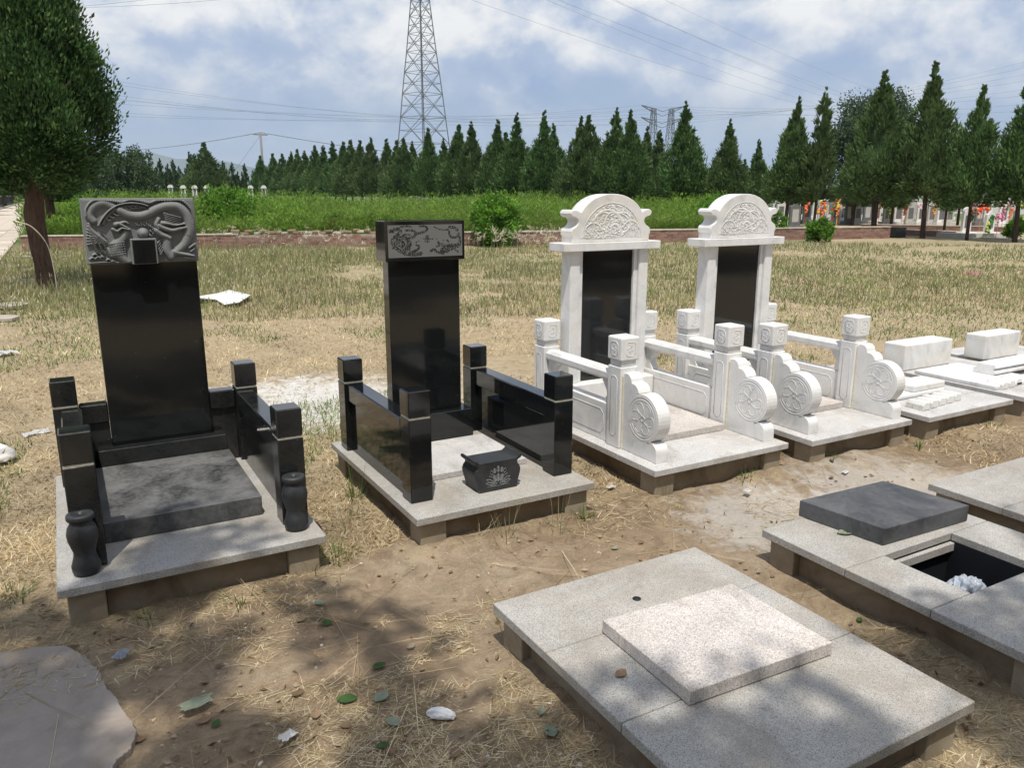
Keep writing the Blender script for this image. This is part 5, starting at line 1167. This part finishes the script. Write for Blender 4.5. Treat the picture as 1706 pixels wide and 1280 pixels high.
# ------------------------------------------------------------------ grass, straw and weeds
plots = [P1, P2, W1, W2, W3, W4, W5, B1, B2, B3]
def clear_of_plots(x, y, m=0.0):
    k = np.ones(len(x), bool)
    for a, b, c, d in plots: k &= ~((x > a+.02-m) & (x < b-.02+m) & (y > c+.02-m) & (y < d-.02+m))
    k &= ~((x < -1.3) & (x > -5.3) & (y > 9))
    k &= ~((x < .06) & (y < 3.0) & (y > 2.0) & (rng.random(len(x)) < .72))
    return k
def wedge(n, r0, r1, power, half=47):
    """random ground points in a wide fan round the view, thinning with distance"""
    u = rng.random(n)
    if abs(power-1) < 1e-6: r = r0*(r1/r0)**u
    else: r = (r0**(1-power)+u*(r1**(1-power)-r0**(1-power)))**(1/(1-power))
    a = R(90-YAW)+(rng.random(n)*2-1)*R(half); return r*np.cos(a), r*np.sin(a), r
def blades(name, x, y, h, w, lean, mat, label, flat=0.0, z=None, curl=.5, extra=None):
    n = len(x); a = rng.random(n)*2*math.pi; d = np.stack([np.cos(a), np.sin(a), np.zeros(n)], 1); s = np.stack([-np.sin(a+rng.normal(size=n)*.6), np.cos(a), np.zeros(n)], 1)
    z = ground_z(x, y) if z is None else z; P = np.stack([x, y, z-.004], 1)
    th = np.clip(lean, 0, 1.5); D1 = d*np.sin(th)[:, None]+np.array([0, 0, 1])*np.cos(th)[:, None]
    th2 = np.clip(th+curl*rng.random(n), 0, 1.9 if flat == 0 else 1.57); D2 = d*np.sin(th2)[:, None]+np.array([0, 0, 1])*np.cos(th2)[:, None]
    h = h[:, None]; w = w[:, None]; m1 = P+D1*h*.5; m2 = m1+D2*h*.5
    if flat: P[:, 2] += flat; 
    v = np.stack([P-s*w, P+s*w, m1+s*w*.8, m1-s*w*.8, m2+s*w*.15, m2-s*w*.15], 1).reshape(-1, 3)
    if flat: v[:, 2] = np.maximum(v[:, 2], ground_z(v[:, 0], v[:, 1])+.002); pm_ = (v[:, 0] < .08) & (v[:, 1] > 1.9) & (v[:, 1] < 3.0); v[pm_, 2] = np.maximum(v[pm_, 2], .0105)
    b = np.arange(n)[:, None]*6; q = np.concatenate([b+np.array([[0, 1, 2, 3]]), b+np.array([[3, 2, 4, 5]])], 0)
    np_mesh(name, v, q, mat, kind='stuff', label=label); return m2
# straw litter, near
x, y, r = wedge(95000, 1.3, 9, 1.6); lane = np.clip(1-np.abs(y-2.5)*.8, 0, 1)*np.clip(x*.6+.7, 0, 1); k = clear_of_plots(x, y) & (fbm(x*1.6, y*1.6, 4) > .30+.36*lane); x, y, r = x[k], y[k], r[k]; n = len(x)
blades('straw_litter', x, y, (.018+.065*rng.random(n)**2)*(1+r*.05), .0008+.00026*r, 1.32+.2*rng.random(n), M['straw'], 'dry straw lying over the bare earth', .004, curl=.2)
x, y, r = wedge(620, 1.4, 7, 1.4); k = clear_of_plots(x, y, .05); x, y, r = x[k], y[k], r[k]; n = len(x)
blades('long_stalks', x, y, .18+.4*rng.random(n), np.full(n, .0013), 1.36+.15*rng.random(n), M['straw'], 'long dry stalks strewn on the ground', .008, curl=.15)
# stubble field
x, y, r = wedge(270000, 2.6, 24, 1.2); lane = np.clip(1-np.abs(y-2.4)*.62, 0, 1)*np.clip(x*.6+.7, 0, 1)
dens = fbm(x*1.1+4, y*1.1, 4); lane = np.where((x > .9) & (y < 3.15), np.maximum(lane, .93), lane); k = clear_of_plots(x, y) & (dens > .33+.42*lane) & ~((np.hypot(x-1.7, y-6.1) < .95) & (rng.random(len(x)) < .8)); x, y, r = x[k], y[k], r[k]; n = len(x)
blades('dry_grass', x, y, (.016+.042*rng.random(n))*(1+r*.035), .0012+.00030*r, .6+.85*rng.random(n), M['straw'], 'mown dry grass stubble')
# green tufts: in patches and by the plot edges
x, y, r = wedge(150000, 2.4, 26, 1.15); f = fbm(x*.55+11, y*.55+4, 4)+np.clip((r-9)*.014, 0, .12); near = np.zeros(len(x))
k = clear_of_plots(x, y) & (f > np.where(r > 7, .575, .60)) & (y > 4.4); x, y, r = x[k], y[k], r[k]; n = len(x)
blades('green_grass', x, y, (.02+.05*rng.random(n))*(1+r*.02), .0014+.00032*r, .2+.9*rng.random(n), M['green'], 'low green grass patches in the mown field')
# taller field grass beyond
x, y, r = wedge(150000, 9.5, 30, .9, 50); wallY = np.where(x < WB[0], np.interp(x, [WA[0], WB[0]], [WA[1], WB[1]]), np.interp(x, [WB[0], WC[0]], [WB[1], WC[1]]))
f = fbm(x*.35+2, y*.35+8, 4); hh = np.clip((r-10)/6, 0, 1)*np.clip((f-.30)*3.2, 0, 1)*np.where(x > 9, .32, 1.0); k = (y < wallY-.05) & (hh > .08) & clear_of_plots(x, y); x, y, r, hh = x[k], y[k], r[k], hh[k]; n = len(x)
tips = blades('field_grass', x, y, (.05+.30*rng.random(n)**1.5)*(.30+.85*hh), .0016+.00032*r, .05+.5*rng.random(n), M['grass'], 'taller yellow green grass of the field')
k = (rng.random(n) < .11) & (hh > .35); T = tips[k]; m_ = len(T); rs = np.random.default_rng(3)
v, q = cards(T-np.array([0, 0, .02]), unit(rs.normal(size=(m_, 3))*.35+np.array([.2, 0, 1.])), .06+.03*rs.random(m_), .007, rs); np_mesh('seed_heads', v, q, M['seed'], kind='stuff', label='pale seed heads of the field grass')
# pale plumes before the wall
lst = []
for cx0, cx1, nn in ((340, 640, 70), (775, 930, 95)):
    for _ in range(nn):
        px = rng.uniform(cx0, cx1); e = hit(px, rng.uniform(410, 432)); lst.append(e)
lst = np.array(lst); n = len(lst); tips = blades('plume_grass', lst[:, 0], lst[:, 1], .35+.35*rng.random(n), np.full(n, .006), .05+.3*rng.random(n), M['grass'], 'stems of plume grass before the wall', curl=.3)
P_ = np.repeat(tips, 7, 0)+rs.normal(size=(n*7, 3))*.02; v, q = cards(P_, unit(rs.normal(size=(n*7, 3))*.6+np.array([.4, -.2, .6])), .09+.06*rs.random(n*7), .008, rs); np_mesh('grass_plumes', v, q, M['seed'], kind='stuff', label='pale feathery grass plumes before the brick wall')
# single tufts close to the camera
def tuft(px, py, z0, hmax, nb, spread, mat, label, w=.0016, seed=0):
    rs = np.random.default_rng(seed); c = hit(px, py); n = nb; a = rs.random(n)*6.28; rr_ = rs.random(n)*spread; x = c[0]+np.cos(a)*rr_; y = c[1]+np.sin(a)*rr_; h = hmax*(.35+.65*rs.random(n)); th = .08+.75*rs.random(n)**1.3
    d = np.stack([np.cos(a), np.sin(a), np.zeros(n)], 1); s = np.stack([-np.sin(a), np.cos(a), np.zeros(n)], 1)*w; P = np.stack([x, y, ground_z(x, y)-.005], 1); V = []; 
    p = P; seg = 4; rows = [p-s, p+s]; 
    for j in range(seg):
        t2 = th+j*.22*rs.random(n); p = p+(d*np.sin(t2)[:, None]+np.array([0, 0, 1])*np.cos(t2)[:, None])*(h/seg)[:, None]; k = 1-.22*(j+1); rows += [p-s*k, p+s*k]
    V = np.stack(rows, 1).reshape(-1, 3); b = np.arange(n)[:, None]*(2*(seg+1)); q = np.concatenate([b+np.array([[2*j, 2*j+1, 2*j+3, 2*j+2]]) for j in range(seg)], 0)
    o = np_mesh('grass_tuft', V-np.array([c[0], c[1], 0]), q, mat); o.location = (c[0], c[1], 0); tag(o, label, 'grass', 'grass tufts around the graves', 'stuff')
TF = [(560, 930, .10, 60, .10, 'green', 'dense green tuft between the two black graves'), (520, 955, .12, 30, .08, 'grass', 'yellowish tuft at the right front corner of the left grave'), (845, 905, .26, 12, .08, 'grass', 'tall thin stalks before the front of the etched headstone grave'),
      (930, 895, .30, 10, .10, 'grass', 'tallest thin stalks right of centre before the etched headstone grave'), (975, 865, .10, 34, .05, 'green', 'small leafy green tuft at the right corner of the etched headstone grave'), (590, 830, .26, 26, .06, 'green', 'tall green stalks at the left edge of the etched headstone grave'),
      (580, 870, .22, 30, .10, 'grass', 'dry green stalks left of the etched headstone grave'), (800, 900, .12, 26, .12, 'straw', 'dry tuft at the left front of the etched headstone grave'), (1240, 800, .07, 46, .13, 'green', 'low green grass at the front of the nearer white monument'), (1105, 830, .22, 10, .05, 'grass', 'thin stalks at the front corner of the nearer white monument'),
      (1380, 768, .08, 26, .06, 'green', 'small tuft at the front of the farther white monument'), (1530, 745, .12, 18, .05, 'green', 'small tuft before the base with the rough stones'), (1650, 712, .07, 26, .10, 'green', 'low grass tuft between the two right hand bases'), (845, 1050, .14, 30, .08, 'grass', 'weedy tuft at the left corner of the empty foreground base'),
      (400, 1005, .10, 16, .06, 'green', 'sparse tuft at the foot of the left grave front'), (1290, 925, .12, 20, .06, 'grass', 'dry stalks at the left corner of the open vault'), (1060, 1240, .06, 12, .03, 'green', 'tiny green tuft by the foreground base'), (640, 780, .05, 20, .06, 'green', 'little green tuft by the left slab edge of the etched headstone grave'),
      (1010, 745, .10, 10, .05, 'grass', 'thin stalks beside the nearer white monument at its left'), (250, 1030, .09, 14, .06, 'green', 'few green blades under the left grave front'), (30, 1000, .09, 30, .08, 'green', 'dark green weed at the left picture edge')]
for i, (px, py, h, nb, sp, mm, lb) in enumerate(TF): tuft(px, py, 0, h, nb, sp, M[mm], lb, .0030 if mm == 'green' else .0017, i)
# long bent seed stalk by the big cypress
x, y = hit(97, 500); st = [(x, y, 0), (x-.0, y, .45), (x-.05, y, .85), (x-.22, y, 1.12), (x-.42, y, 1.2)]
o = MB().tube(catmull(st, 6), .009, 5).build('bent_stalk', M['seed']); o.data.transform(Matrix.Translation((-x, -y, 0))); o.location = (x, y, 0); tag(o, 'single long bent pale stalk beside the big cypress trunk', 'grass stalk')

# weed thicket behind the wall
def thicket():
    rs = np.random.default_rng(9); n = 3600; a = rs.random(n); x = -2.5+rs.random(n)*34; dep = .8+rs.random(n)**1.7*26
    wy = np.where(x < WB[0], np.interp(x, [-2.5, WB[0]], [27.6, WB[1]]), np.interp(x, [WB[0], WC[0]], [WB[1], WC[1]])); y = wy+dep
    ang = np.degrees(np.arctan2(x, y)); lim = 44-dep*.1; k = (ang < lim) & (ang > -6) & ~((x < -.9)); x, y, dep = x[k], y[k], dep[k]; n = len(x)
    h = (.25+1.6*fbm(x*.45, y*.45, 3)+.5*rs.random(n)**2)*np.clip(.55+dep*.12, 0, 1.0); h = np.clip(h, .4, 1.8)*np.where((x > 11) & (dep < 4), .9, 1)
    per = 90; j = np.repeat(np.arange(n), per); m = len(j); u = rs.random(m)**.7; rad = .34*(1-.35*u)*np.sqrt(rs.random(m))*(.7+.6*h[j]); aa = rs.random(m)*6.28
    P = np.stack([x[j]+np.cos(aa)*rad, y[j]+np.sin(aa)*rad, u*h[j]], 1); D = unit(np.stack([np.cos(aa)*.5, np.sin(aa)*.5, .75+0*aa], 1)+rs.normal(size=(m, 3))*.45)
    v, q = cards(P, D, .10+.10*rs.random(m), .012+.010*rs.random(m), rs); np_mesh('weed_thicket', v, q, M['weed'], kind='stuff', label='bright green weeds growing high behind the brick wall')
thicket()
def shrub(px, d, h, r, n, per, label, seed):
    rs = np.random.default_rng(seed); x, y = at(px, d); u = unit(rs.normal(size=(n, 3))*np.array([1, 1, .9])); C = u*np.array([r, r, h/2])*(.5+.55*rs.random((n, 1)))+np.array([0, 0, h/2]); C[:, 2] = np.clip(C[:, 2], .05, h*1.08)
    j = np.repeat(np.arange(n), per); m = len(j); P = C[j]+rs.normal(size=(m, 3))*r*.12; D = unit(u[j]*.5+rs.normal(size=(m, 3))*.6+np.array([0, 0, .35])); v, q = cards(P, D, .09+.06*rs.random(m), .026+.012*rs.random(m), rs)
    t = thing('shrub', (x, y, 0), label, 'shrub', 'leafy shrubs behind the wall'); o = np_mesh('foliage', v, q, M['shrub']); o.parent = t
    s = MB()
    for i in range(7): aa = i*.9; s.tube([(0, 0, -.05), (r*.3*math.cos(aa), r*.3*math.sin(aa), h*.4), (r*.6*math.cos(aa), r*.6*math.sin(aa), h*.8)], [.02, .014, .005], 5)
    o = s.build('stems', M['bark_dark']); o.parent = t
shrub(378, 27.6, 1.75, .95, 200, 46, 'big bright leafy shrub right behind the wall beside the dragon headstone', 1)
shrub(826, 25.2, 1.55, .72, 150, 46, 'big bright leafy shrub behind the wall between the etched headstone and the white one', 2)
shrub(1370, 27.6, .72, .44, 46, 40, 'low green shrub before the far tombstones at the right', 3); shrub(1292, 29.0, 1.0, .4, 40, 40, 'small green shrub peeking past the farther white monument', 4)
shrub(130, 31, 1.35, .9, 110, 46, 'dark green shrub behind the trunk of the big cypress', 5); shrub(1700, 29, .75, .34, 40, 40, 'greyish shrub at the right picture edge among the graves', 6); shrub(560, 27.2, 1.0, .6, 70, 46, 'low darker shrub behind the broken stretch of wall', 7); shrub(1190, 30, 1.5, .8, 90, 46, 'leafy shrub between the two white headstones', 8)

# ------------------------------------------------------------------ litter
def leaf_thing(px, py, L_, mat, rz, label, z=None, group='fallen leaves', curl=.3):
    zz = z if z is not None else 0; x, y = hit(px, py, zz); zz = zz if z is not None else float(ground_z(np.array([x]), np.array([y]))[0])+.004
    n = 9; bm = bmesh.new(); rows = []
    for i in range(n):
        t = i/(n-1); w = L_*.34*math.sin(math.pi*min(1, t*.93+.07))**.8*(1 if i < n-1 else .1); zc = L_*curl*(t-.5)**2*1.2
        rows.append([bm.verts.new(((t-.5)*L_, w*s, zc+abs(s)*w*curl*.9)) for s in (-1, -.5, 0, .5, 1)])
    for a_, b_ in zip(rows, rows[1:]):
        for i in range(4): f = bm.faces.new((a_[i], a_[i+1], b_[i+1], b_[i])); f.smooth = True
    bmesh.ops.solidify(bm, geom=bm.faces, thickness=.0012)
    me = bpy.data.meshes.new('fallen_leaf'); bm.to_mesh(me); bm.free(); me.materials.append(M[mat]); o = bpy.data.objects.new('fallen_leaf', me); col.objects.link(o)
    o.location = (x, y, zz+.003); o.rotation_euler = (0, 0, rz); tag(o, label, 'leaf', group)
LV = [(636, 1167, .065, 'palegreen', .6, 'broad pale green leaf lying left of the crumpled white foam'), (655, 1209, .055, 'palegreen', 1.9, 'round pale green leaf directly below the broad pale green one'), (577, 1168, .07, 'freshleaf', 2.6, 'fresh green leaf left of the broad pale green one'), (632, 1113, .05, 'freshleaf', .2, 'small fresh green leaf above the broad pale green one'),
      (917, 1221, .06, 'palegreen', 1.3, 'pale green leaf nearest the foreground base'), (903, 1190, .045, 'palegreen', .9, 'smaller pale leaf above the one nearest the foreground base'), (1025, 915, .04, 'palegreen', .1, 'lone grey green leaf on the bare earth before the white monument'), (1035, 1125, .05, 'brownleaf', .4, 'tan leaf lying on the foreground slab', SZ), (1407, 890, .075, 'palegreen', 2.9, 'pale green leaf on the rim of the open vault', SZ),
      (527, 1196, .045, 'brownleaf', 1.2, 'tan leaf near the white paper scrap'), (576, 1216, .04, 'brownleaf', 2.2, 'tan leaf right of the white paper scrap'), (497, 1155, .045, 'deadleaf', .3, 'curled dark brown leaf above the white paper scrap'), (759, 1258, .05, 'brownleaf', .8, 'tan leaf at the bottom edge below the white foam'), (651, 1254, .04, 'brownleaf', 1.7, 'tan leaf at the bottom edge under the round pale leaf'), (637, 1246, .04, 'freshleaf', 2.8, 'small green leaf at the bottom edge under the round pale leaf'),
      (340, 1195, .05, 'brownleaf', .5, 'tan leaf beside the torn pale paper'), (360, 1200, .04, 'freshleaf', 1.1, 'green leaf right of the torn pale paper'), (502, 1040, .04, 'brownleaf', .3, 'orange brown leaf in the middle of the bare earth'), (532, 1012, .05, 'palegreen', 2.1, 'pale green leaf in the upper middle of the bare earth'), (545, 1040, .05, 'freshleaf', 1.4, 'dark green leaf among the dry stalks'), (685, 1081, .04, 'seed', .5, 'pale dry leaf at the edge of the sunlit earth'),
      (118, 1078, .05, 'deadleaf', .1, 'brown leaf at the tip of the concrete patch'), (205, 1232, .03, 'brownleaf', 2, 'tan leaf on the edge of the concrete patch'), (232, 1228, .04, 'brownleaf', .3, 'long tan leaf just off the concrete patch'), (885, 905, .035, 'brownleaf', .3, 'orange leaf before the etched headstone grave'), (1385, 800, .04, 'brownleaf', .3, 'reddish leaf on the lane before the farther white monument'), (1300, 1020, .06, 'deadleaf', .5, 'brown leaf between the foreground base and the open vault'), (1432, 1035, .035, 'freshleaf', .5, 'green leaf beside the foreground base, right side', None), (1530, 1065, .05, 'brownleaf', 1, 'tan leaf in the shaded gap by the open vault'), (1385, 775, .04, 'deadleaf', 1, 'darkest small leaf on the lane')]
for l in LV: leaf_thing(l[0], l[1], l[2], l[3], l[4], l[5], l[6] if len(l) > 6 else None)
crumple('foam_scrap', (*hit(735, 1197), .012), .042, .020, .018, 5, M['paper'], 'crumpled white foam scrap on the shaded earth', 'litter', 4, 'litter on the ground')
def paper(px, py, w, h, rz, label, mat='paper', seed=1, z=None, amp=.25):
    x, y = hit(px, py); z = .012 if z is None else z; rr = random.Random(seed); n = 7; bm = bmesh.new(); g_ = [[bm.verts.new(((i/(n-1)-.5)*w*(1+rr.uniform(-.15, .15)), (j/(n-1)-.5)*h*(1+rr.uniform(-.15, .15)), rr.uniform(0, amp)*min(w, h))) for j in range(n)] for i in range(n)]
    for i in range(n-1):
        for j in range(n-1): bm.faces.new((g_[i][j], g_[i+1][j], g_[i+1][j+1], g_[i][j+1]))
    bmesh.ops.solidify(bm, geom=bm.faces, thickness=.0015); me = bpy.data.meshes.new('paper_scrap'); bm.to_mesh(me); bm.free(); me.materials.append(M[mat]); o = bpy.data.objects.new('paper_scrap', me); col.objects.link(o); o.location = (x, y, z); o.rotation_euler.z = rz; tag(o, label, 'litter', 'litter on the ground')
paper(480, 1233, .055, .035, .5, 'bright white paper scrap left of the pale leaves'); paper(328, 1177, .10, .05, .2, 'torn pale green grey paper on the shaded earth', 'palegreen', 4, None, .12); paper(203, 1097, .06, .04, .9, 'small white plastic shred above the concrete patch', 'plastic', 6)
paper(1018, 815, .05, .03, .1, 'white scrap on the earth left of the nearer white monument', 'paper', 8); paper(62, 726, .16, .09, .3, 'white fragment in the straw left of the dragon headstone grave', 'paper', 9); paper(1618, 458, .35, .22, .2, 'pink red plastic scrap in the field at the right', 'pinkf', 10); paper(8, 592, .22, .14, .4, 'white scrap at the left picture edge', 'paper', 11)
paper(1245, 822, .05, .035, .4, 'small white scrap on the lane', 'paper', 13); paper(1408, 790, .06, .03, .4, 'whitish stone chip flake on the lane by the farther white monument', 'paper', 14)
crumple('plaster_lump', (*hit(-8, 768), .03), .11, .09, .07, 8, M['tomb_white'], 'lump of pinkish white plaster cut by the left picture edge', 'rubble', 3)
def sheet():
    P = [hit(*p) for p in ((333, 500), (362, 497), (382, 490), (418, 500), (400, 512), (374, 513), (360, 504), (333, 506))]; rr = random.Random(3); m_ = MB()
    top = [(a, b, .05+rr.uniform(0, .05)) for a, b in P]; m_.poly(top+[(a, b, z-.012) for a, b, z in top]+[(sum(a for a, b in P)/8, sum(b for a, b in P)/8, .13)], [(i, (i+1) % 8, 16) for i in range(8)]+[(i, i+8, (i+1) % 8+8, (i+1) % 8) for i in range(8)]+[tuple(range(15, 7, -1))])
    c = (P[4][0], P[4][1], 0); o = m_.build('plastic_sheet', M['paper']); o.data.transform(Matrix.Translation((-c[0], -c[1], 0))); o.location = c; tag(o, 'white plastic sheet lying in the field right of the dragon headstone', 'sheet')
sheet()
# pebbles and chips: too many to count
def pebbles():
    x, y, r = wedge(9000, 1.4, 8, 1.3); k = clear_of_plots(x, y, .03) & (fbm(x*2, y*2, 3) > .42); x, y = x[k], y[k]; n = len(x); rs = np.random.default_rng(2); s = .0015+.006*rs.random(n)**4
    cu = np.array([(-1,-1,-.6),(1,-1,-.6),(1,1,-.6),(-1,1,-.6),(-.6,-.7,.7),(.7,-.5,.6),(.6,.7,.7),(-.7,.5,.6)]); v = cu[None]*s[:, None, None]*(1+.4*rs.normal(size=(n, 8, 3)))*np.array([1.2, 1, .7]); v += np.stack([x, y, ground_z(x, y)+s*.3], 1)[:, None]
    q = np.array([(0,3,2,1),(4,5,6,7),(0,1,5,4),(1,2,6,5),(2,3,7,6),(3,0,4,7)]); Q_ = (np.arange(n)[:, None, None]*8+q[None]).reshape(-1, 4); np_mesh('pebbles', v.reshape(-1, 3), Q_, M['clod'], kind='stuff', label='small pebbles and chips on the earth')
pebbles()
def leaf_litter():
    x, y, r = wedge(1500, 1.3, 6.5, 1.3); k = clear_of_plots(x, y, .02); x, y = x[k], y[k]; n = len(x); rs = np.random.default_rng(6); D = unit(rs.normal(size=(n, 3))*np.array([1, 1, .2])); P = np.stack([x, y, ground_z(x, y)+.008], 1); v, q = cards(P, D, .015+.022*rs.random(n), .007+.004*rs.random(n), rs); np_mesh('leaf_litter', v, q, M['deadleaf'], kind='stuff', label='bits of dead leaves scattered on the earth')
leaf_litter()
print('tris', sum(len(m.loops)-2*len(m.polygons) for m in bpy.data.meshes))
